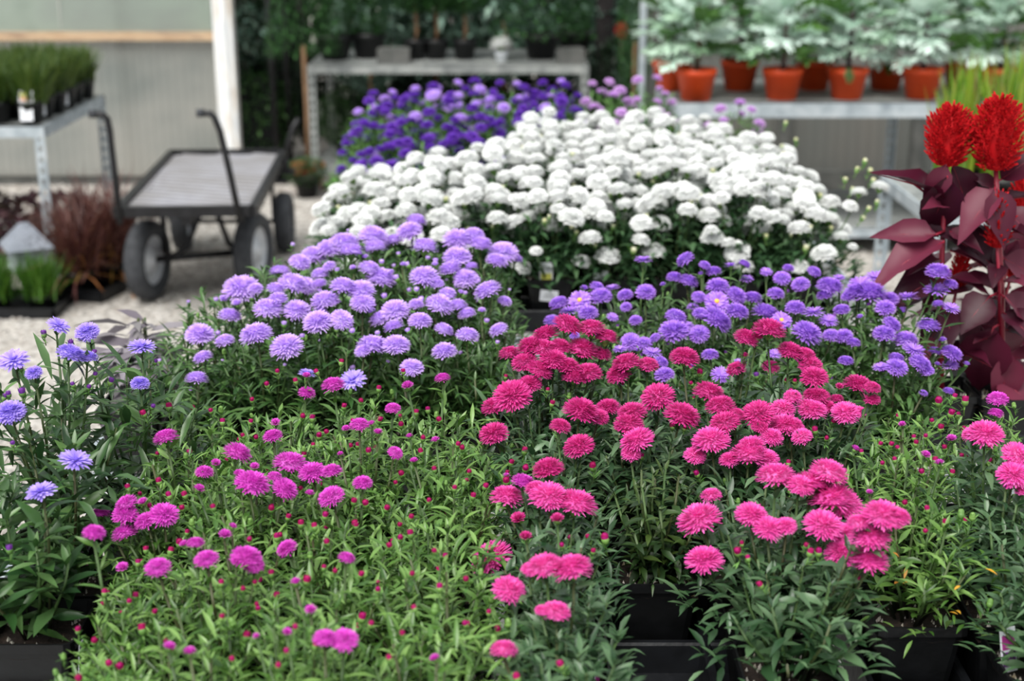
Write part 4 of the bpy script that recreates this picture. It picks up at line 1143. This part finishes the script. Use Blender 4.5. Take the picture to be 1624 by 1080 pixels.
# heather pots on the galvanised bench
hp = round_pot(.062, .10, M['black_plastic']); hs = disc_soil(.055, .085)
hf = [blades('foliage', M['heather'], 380, .25, .009, .30, s, .12, .035) for s in (1, 2, 3)]
k = 0
for j, y in enumerate([6.40, 6.56, 6.72, 6.88, 7.04, 7.20]):
    for i, x in enumerate([-2.16, -2.31, -2.46, -2.61, -2.76]):
        if i == 4 and j < 2: continue
        lab, g = 'fine green heather pot, %s row from the labelled bench corner, %s column from the cart' % (ORD[j], ORD[i]), 'heather pots on the galvanised bench'
        if (i, j) == (0, 0): lab, g = 'heather pot with a white and peach picture label at the bench corner', None
        if (i, j) == (0, 1): lab, g = 'heather pot with a plain white label, next after the picture-labelled one', None
        if (i, j) == (0, 3): lab, g = 'heather pot with a plain white label along the cart side of the bench', None
        t = thing('potted_heather', lab, 'heather', (x + U(-.008, .008), y, .735), 0, g)
        link('pot', hp, t); link('soil', hs, t)
        o = link('foliage', hf[(i + j) % 3], t, (0, 0, .085), (0, 0, U(0, 6)), (1, 1, U(.68, .86))); o['kind'] = 'stuff'
        if g is None:
            w_ = .055 if (i, j) == (0, 0) else .036
            card(t, (.02 if j else 0, -.064, .02), (-.2, 0, .25 if j else .1), w_, .075, [M['label_white']])
            if (i, j) == (0, 0): card(t, (0, -.05, .10), (-.1, 0, .05), .062, .05, [M['label_white'], M['label_peach'], M['label_yellow']])

# plants and a lantern on the gravel below that bench
def flat_tray(x, y, w, d, h, label, rz=0.0):
    t = thing('plant_tray', label, 'tray', (x, y, 0), rz)
    q = MB(); q.box((0, 0, .004), (w, d, .008)); part('tray_base', q, M['tray_plastic'], t)
    for s in (-1, 1):
        q = MB(); q.box((s * (w / 2 - .006), 0, h / 2), (.012, d, h)); q.box((s * (w / 2 - .002), 0, h - .004), (.022, d + .01, .008)); part('tray_wall', q, M['tray_plastic'], t)
        q = MB(); q.box((0, s * (d / 2 - .006), h / 2), (w, .012, h)); q.box((0, s * (d / 2 - .002), h - .004), (w + .01, .022, .008)); part('tray_wall', q, M['tray_plastic'], t)
flat_tray(-2.20, 5.93, .52, .30, .05, 'shallow black tray on the gravel holding the moss-green grass tufts')
flat_tray(-1.90, 6.22, .28, .34, .06, 'shallow black tray on the gravel under the red fountain grass', -.25)
mg = [blades('foliage', M['moss'], 420, .20, .007, .33, s + 10, .25, .05) for s in (1, 2)]
mp = round_pot(.065, .07, M['black_plastic']); ms = disc_soil(.058, .06)
for k, (x, y) in enumerate([(-2.03, 5.90), (-2.215, 5.87), (-2.37, 5.9)]):
    t = thing('potted_grass', ['tuft of moss-green grass between the grey lantern and the red grass', 'tuft of moss-green grass in front of the grey lantern', 'tuft of moss-green grass at the tray end away from the cart'][k], 'grass', (x, y, .008))
    link('pot', mp, t); link('soil', ms, t); o = link('foliage', mg[k % 2], t, (0, 0, .055), (0, 0, k), (1.05, 1.05, 1.0)); o['kind'] = 'stuff'
rg = [blades('foliage', M['red_grass'], 300, .46, .010, .46, s + 20, .55, .06) for s in (1, 2, 3)]
tg = blades('dry_blades', M['tan_grass'], 70, .26, .010, .7, 30, .8, .05)
rp = round_pot(.085, .12, M['black_plastic']); rs = disc_soil(.075, .105)
for k, (x, y, s) in enumerate([(-1.93, 6.13, .85), (-1.82, 6.28, 1.0), (-1.96, 6.32, .95)]):
    t = thing('potted_grass', ['bronze-red fountain grass with dry tan blades at its foot', 'tall bronze-red fountain grass beside the cart wheel', 'bronze-red fountain grass behind the bench leg'][k], 'grass', (x, y, .008))
    link('pot', rp, t); link('soil', rs, t); o = link('foliage', rg[k], t, (0, 0, .10), (0, 0, k * 2), (s, s, s * .95)); o['kind'] = 'stuff'
    o = link('dry_blades', tg, t, (0, 0, .10), (0, 0, k), s); o['kind'] = 'stuff'
pb = [bush('foliage', M['purple_leaf'], 300, ball, .22, .6, s + 60, .3) for s in (1, 2)]
for k, x in enumerate([-2.75, -2.52, -2.30, -2.12]):
    t = thing('potted_coral_bells', 'dark purple-leaved plant in the row under the galvanised bench', 'coral bells', (x, 6.62 + .05 * (k % 2), 0), 0, 'purple plants under the bench')
    link('pot', rp, t); link('soil', rs, t); o = link('foliage', pb[k % 2], t, (0, 0, .07), (0, 0, k), (.30, .30, .27)); o['kind'] = 'stuff'
t = thing('garden_lantern', 'grey house-shaped garden lantern with pitched roof on a black foot', 'lantern', (-2.13, 6.07, 0.0), .5)
q = MB(); q.lathe([(.055, 0), (.06, .02), (.035, .04), (.045, .10), (.055, .13), (.03, .15)], 16); part('foot', q, M['black_plastic'], t)
q = MB(); q.box((0, 0, .155), (.16, .16, .012)); q.box((0, 0, .245), (.15, .15, .012))
for sx in (-1, 1):
    for sy in (-1, 1): q.box((sx * .062, sy * .062, .2), (.018, .018, .085))
part('frame', q, M['grey_light'], t)
q = MB()
q.box((0, 0, .2), (.115, .115, .08)); part('pane_box', q, M['grey_light'], t)
q = MB(); q.add([(-.1, -.1, .25), (.1, -.1, .25), (.1, .1, .25), (-.1, .1, .25), (-.02, -.02, .35), (.02, -.02, .35), (.02, .02, .35), (-.02, .02, .35)], [(0, 1, 5, 4), (1, 2, 6, 5), (2, 3, 7, 6), (3, 0, 4, 7), (4, 5, 6, 7), (3, 2, 1, 0)])
part('roof', q, M['grey_paint'], t)

# ------------------------------------------------------------------ orange pots of kale on the right-hand bench
def kale_leaves(mat, n, seed):
    """ragged kale leaf: a stout rib with deeply cut, ruffled lobes on both sides"""
    r = random.Random(seed); out = []
    LOBE = ((0, .45), (.35, 1.0), (.7, .8), (1, .15))
    for i in range(n):
        q = MB(); dr = r.uniform(.25, .55)
        q.tube([(0, 0, 0), (0, .45, -.05), (0, .95, -dr * .8)], [.016, .011, .003], 5, 0)
        for k in range(9):
            tt = .22 + .75 * k / 8
            w = .40 * math.sin(math.pi * (.12 + .80 * (tt - .1))) ** .8
            z = -dr * tt * tt * .85
            for s in (-1, 1):
                ang = s * math.radians(r.uniform(48, 74) * (1 - .45 * (tt - .2)))
                Mx = Matrix.Translation((0, tt, z)) @ Euler((r.uniform(-.35, .35), r.uniform(-.4, .4), -ang)).to_matrix().to_4x4()
                leaf_into(q, w * r.uniform(.85, 1.15), .15 * r.uniform(.8, 1.25), Mx, r.uniform(-.1, .4), .3, 0, LOBE, False, r.uniform(-.15, .15), .05)
        leaf_into(q, .2, .16, Matrix.Translation((0, .9, -dr * .75)) @ Euler((-.6, 0, 0)).to_matrix().to_4x4(), .2, .3, 0, LOBE, False)
        out.append(q.mesh('leaf', mat))
    return out
KL = kale_leaves(M['leaf_kale'], 5, 1); KG = kale_leaves(M['leaf_kale_green'], 3, 2)
op = round_pot(.098, .15, M['orange_plastic']); osol = disc_soil(.088, .125)
kb = .756
kales = [(1103, 160, 7.0, 'foremost orange pot of silvery kale at the bench end'), (1239, 155, 7.02, 'orange pot of silvery kale with wide mint leaves, second along the bench front'), (1342, 153, 7.04, 'orange pot of kale with one leaf tip hanging over its rim'), (1460, 152, 7.05, 'orange pot of kale next to the spiky yellow-green grass'), (1582, 150, 7.05, 'orange pot of kale behind the spiky yellow-green grass'), (1700, 150, 7.05, 'orange pot of kale beyond the spiky yellow-green grass'),
         (1064, 130, 7.36, 'orange pot of kale in the back row at the bench end'), (1172, 130, 7.36, 'orange pot of kale in the back row beside the bench-end pot'), (1290, 130, 7.38, 'orange pot of kale in the back row between the second and third front pots'), (1404, 130, 7.38, 'orange pot of kale in the back row behind the pot with the hanging leaf'), (1524, 130, 7.38, 'orange pot of kale in the back row behind the spiky grass')]
for ki, (px, py, Y, lab) in enumerate(kales):
    x = at_y(px, py, Y).x
    t = thing('potted_kale', lab, 'kale', (x, Y, kb))
    r = random.Random(300 + ki)
    link('pot', op, t); link('soil', osol, t)
    q = MB(); q.tube([(0, 0, .12), (.006, .004, .28), (0, 0, .46)], [.014, .012, .008], 8); part('stem', q, M['purple_leaf'], t)
    n = 36
    for i in range(n):
        u = i / (n - 1); az = i * 2.39996 + r.uniform(-.3, .3)
        el = .05 + 1.15 * u + r.uniform(-.15, .2)
        L = (.21 - .06 * u) * r.uniform(.75, 1.15)
        pick = KG if r.random() < .2 else KL
        link('leaf', r.choice(pick), t, (0, 0, .20 + .30 * u), (el, r.gauss(0, .2), az), L)
    if 'hanging' in lab:
        link('leaf', KG[0], t, (-.02, -.10, .17), (-.9, 0, math.pi), .07)

# spiky yellow-green grass beyond the celosia
sg = [blades('foliage', M['spike_grass'], 130, .44, .022, .17, s + 70, .05, .05) for s in (1, 2, 3)]
sp_ = round_pot(.085, .13, M['black_plastic']); ss_ = disc_soil(.076, .115)
for k, (x, y, s) in enumerate([(1.60, 5.12, .78), (1.78, 5.10, .94), (1.96, 5.14, .88), (1.70, 5.3, .96), (1.88, 5.32, 1.02), (2.08, 5.3, .94)]):
    t = thing('potted_grass', 'stiff yellow-green spiky grass in a black pot behind the red celosia', 'grass', (x, y, .62), 0, 'spiky grass pots on the short bench')
    link('pot', sp_, t); link('soil', ss_, t); o = link('foliage', sg[k % 3], t, (0, 0, .11), (0, 0, k * 1.1), s); o['kind'] = 'stuff'
pkb = blades('foliage', M['leaf_silver'], 60, .2, .012, .25, 99, .2, .03)

# ------------------------------------------------------------------ evergreens on and under the far bench
bp1 = round_pot(.11, .15, M['black_plastic']); bs1 = disc_soil(.1, .13)
bp2 = round_pot(.075, .12, M['black_plastic']); bs2 = disc_soil(.068, .105)
colm = bush('foliage', M['evergreen'], 2600, column, .05, .35, 5)
colm2 = bush('foliage', M['evergreen'], 2600, cone, .05, .35, 6)
balm = bush('foliage', M['evergreen'], 2600, ball, .09, .4, 7)
bald = bush('foliage', M['evergreen_dark'], 2600, ball, .09, .45, 8)
conm = bush('foliage', M['evergreen_dark'], 3200, cone, .05, .5, 9)
balb = bush('foliage', M['evergreen_blue'], 500, ball, .16, .5, 10)
balf = bush('foliage', M['leaf_dark'], 1500, ball, .10, .4, 11)
TB = .755
def evergreen(px, Y, z0, pot, soil, ph, fol, sx, sz, fz, label, trunk=0.0, name='potted_evergreen', cat='evergreen', group=None):
    x = at_y(px, 100, Y).x
    t = thing(name, label, cat, (x, Y, z0), 0, group)
    link('pot', pot, t); link('soil', soil, t)
    if trunk:
        q = MB(); q.tube([(0, 0, ph * .8), (.006, 0, fz * .6), (0, 0, fz + .06)], [trunk, trunk * .9, trunk * .8], 8); part('trunk', q, M['trunk_wood'], t)
    o = link('foliage', fol, t, (0, 0, fz), (0, 0, px), (sx, sx, sz)); o['kind'] = 'stuff'
    return t
evergreen(532, 8.72, TB, bp1, bs1, .15, colm, .55, .75, .12, 'column-shaped evergreen in a black pot on the far bench nearest the tall-stemmed cone')
evergreen(585, 8.80, TB, bp1, bs1, .15, colm, .66, .85, .12, 'broad column-shaped evergreen in a large black pot, second on the far bench')
for px, l in ((660, 'ball-headed standard evergreen on a brown stem, nearest the column-shaped pair'), (692, 'ball-headed standard evergreen with a leaning brown stem, middle of three'), (737, 'ball-headed standard evergreen on a brown stem beside the small white flower')):
    evergreen(px, 8.72, TB, bp2, bs2, .12, balm, .42, .5, .27, l, .013)
evergreen(858, 8.75, TB, bp1, bs1, .15, colm2, 1.0, .85, .12, 'cone-shaped evergreen in a black pot beside the small white flower')
evergreen(910, 8.95, TB, bp1, bs1, .15, colm, .5, .6, .12, 'column-shaped evergreen at the far bench end next to the dark tree trunk')
t = thing('potted_chrysanthemum', 'small cream-white flower in a white-labelled pot on the far bench', 'chrysanthemum', (at_y(795, 95, 8.6).x, 8.6, TB))
link('pot', round_pot(.04, .06, M['label_white']), t); link('soil', disc_soil(.035, .052), t)
q = MB(); q.tube([(0, 0, .05), (0, 0, .09)], .006, 6); part('stem', q, M['stem'], t)
link('flower', F['white'][0], t, (0, 0, .09), (0, 0, 0), .15)
for k, (px, w) in enumerate([(625, .19), (905, .16)]):
    q = MB(); q.box((0, 0, .04), (w, .14, .08)); q.box((0, 0, .083), (w * .8, .1, .006))
    o = part('stone_block', q, M['stone'], None, loc=(at_y(px, 90, 8.56).x, 8.56, TB)); tag(o, ['rough grey block between the evergreen pots on the far bench', 'rough grey block at the far bench end next to the tree trunk'][k], 'block')
for k, px in enumerate([545, 610, 690, 780, 870]):
    evergreen(px, 8.8, .14, bp2, bs2, .12, balf, .36, .36, .06, 'leafy green shrub in a black pot on the low shelf', 0, 'potted_shrub', 'shrub', 'shrubs on the low shelf')
t = evergreen(482, 8.5, 0, round_pot(.10, .16, M['terracotta']), disc_soil(.09, .14), .16, colm2, .72, .95, .80, 'cone-shaped topiary on a tall bare stem in a terracotta pot', .017, 'potted_topiary', 'topiary')
evergreen(478, 8.28, 0, bp2, bs2, .12, balf, .24, .17, .06, 'low bright green plant on the gravel before the terracotta pot', 0, 'potted_shrub', 'shrub')
evergreen(400, 8.95, 0, bp1, bs1, .15, balf, .5, .55, .08, 'rounded green shrub beside the white greenhouse post', 0, 'potted_shrub', 'shrub')
evergreen(420, 9.25, 0, bp1, bs1, .15, bald, .62, .95, .12, 'dark shrub behind the rounded green one near the white post', 0, 'potted_shrub', 'shrub')
evergreen(405, 9.1, .62, bp2, bs2, .12, balb, .34, .34, .06, 'pale blue-leaved plant on the plinth near the white post', 0, 'potted_shrub', 'shrub')
q = MB(); q.box((0, 0, .31), (.3, .28, .62)); o = part('plinth', q, M['black_steel'], None, loc=(at_y(405, 100, 9.1).x, 9.12, 0)); tag(o, 'dark plinth under the pale blue-leaved plant', 'plinth')
for k, (px, Y) in enumerate([(432, 8.72), (455, 8.86)]):
    x = at_y(px, 120, Y).x
    t = thing('metal_pole', ['black metal pole nearest the white post', 'black metal pole next to the topiary stem'][k], 'pole', (x, Y, 0))
    q = MB(); q.tube([(0, 0, 0), (0, 0, 1.9)], .018, 8); part('shaft', q, M['black_steel'], t)
    q = MB(); q.box((0, 0, .008), (.14, .14, .016)); part('base_plate', q, M['black_steel'], t)
    q = MB(); q.tube([(0, 0, 1.88), (.06, 0, 1.98), (.16, 0, 1.98), (.2, 0, 1.9)], .010, 8); part('hook', q, M['black_steel'], t)
# dark trees behind everything
hedge = [(-2.0, 10.6), (-1.45, 10.1), (-1.05, 10.4), (-.6, 10.0), (-.15, 10.3), (.3, 10.0), (.72, 10.5), (1.1, 10.2), (1.6, 10.6), (-1.7, 11.4), (-.8, 11.5), (0.1, 11.6), (1.0, 11.6)]
for k, (x, y) in enumerate(hedge):
    t = thing('conifer', 'dark conifer in the dense row behind the far bench', 'conifer', (x, y, 0), 0, 'dark conifers behind the far bench')
    q = MB(); q.tube([(0, 0, 0), (0, 0, .6), (0, 0, 2.2)], [.06, .05, .02], 8); part('trunk', q, M['bark'], t)
    s = U(1.35, 1.7)
    o = link('foliage', conm if k % 3 else bald, t, (0, 0, .05), (0, 0, k), (s if k % 3 else 1.0, s if k % 3 else 1.0, U(2.4, 2.9))); o['kind'] = 'stuff'
for k, (px, Y, z) in enumerate([(585, 9.6, .5), (690, 9.7, .55), (800, 9.6, .6), (890, 9.6, .62), (950, 9.6, .5)]):
    x = at_y(px, 20, Y).x
    t = thing('blue_leaf_shrub', 'pale blue-green leaved shrub behind the far bench', 'shrub', (x, Y, 0), 0, 'blue-green shrubs behind the far bench')
    q = MB(); q.tube([(0, 0, 0), (0, 0, z + .3)], .015, 6); part('stem', q, M['trunk_wood'], t)
    o = link('foliage', balb, t, (0, 0, z - .1), (0, 0, k), (.5, .5, .8)); o['kind'] = 'stuff'
x = at_y(958, 60, 9.4).x
t = thing('tree', 'dark-barked tree trunk beside the far bench', 'tree', (x, 9.4, 0))
q = MB(); q.tube([(0, 0, -.02), (.01, 0, .3), (0, .01, 1.2), (.03, 0, 2.4), (.02, 0, 3.4)], [.085, .065, .06, .055, .05], 12); part('trunk', q, M['bark'], t)
o = link('foliage', bald, t, (0, 0, 3.1), (0, 0, 0), (2.0, 2.0, 1.4)); o['kind'] = 'stuff'
t = thing('potted_shrub', 'upright green shrub with a bamboo cane between the tree trunk and the kale', 'shrub', (at_y(1003, 60, 8.5).x, 8.3, 0))
link('pot', bp1, t); link('soil', bs1, t); o = link('foliage', colm, t, (0, 0, .62), (0, 0, 1), (.42, .42, .75)); o['kind'] = 'stuff'
q = MB(); q.tube([(0, 0, .1), (0, 0, .9)], .014, 6); part('cane', q, M['trunk_wood'], t)
t = thing('potted_geranium', 'dark plant with a red flower head beside the tree trunk', 'geranium', (at_y(984, 60, 9.0).x, 9.0, 0))
link('pot', bp1, t); link('soil', bs1, t); o = link('foliage', bald, t, (0, 0, .12), (0, 0, 1), (.4, .4, .72)); o['kind'] = 'stuff'
link('flower', plume_mesh(.09, .09, 200, .2, 30), t, (0, -.08, .86))
q = MB(); q.tube([(0, 0, .1), (0, -.08, .88)], .006, 6); part('stem', q, M['stem'], t)
for k, (px, Y) in enumerate([(1018, 7.95)]):
    q = MB(); q.box((0, 0, .85), (.035, .035, 1.7)); q.box((0, 0, .005), (.09, .09, .01))
    o = part('steel_post', q, M['galv'], None, loc=(at_y(px, 100, Y).x, Y, 0)); tag(o, 'thin upright steel post beside the end of the kale bench', 'post')

# a few yellowed leaves low on the budding aster
ob = find('dark-based green aster in tight bud, its black pot and gritty soil showing in front')
ym = leaf_meshes('leaf', M['leaf_yellowed'], .28, LANCE, 3, 77)
for k in range(9):
    r = random.Random(900 + k)
    link('leaf', r.choice(ym), ob, (r.uniform(-.09, .09), r.uniform(-.10, -.04), .15 + .13 * r.random()), (r.uniform(-.4, .6), 0, r.uniform(2, 4.3)), r.uniform(.012, .02))
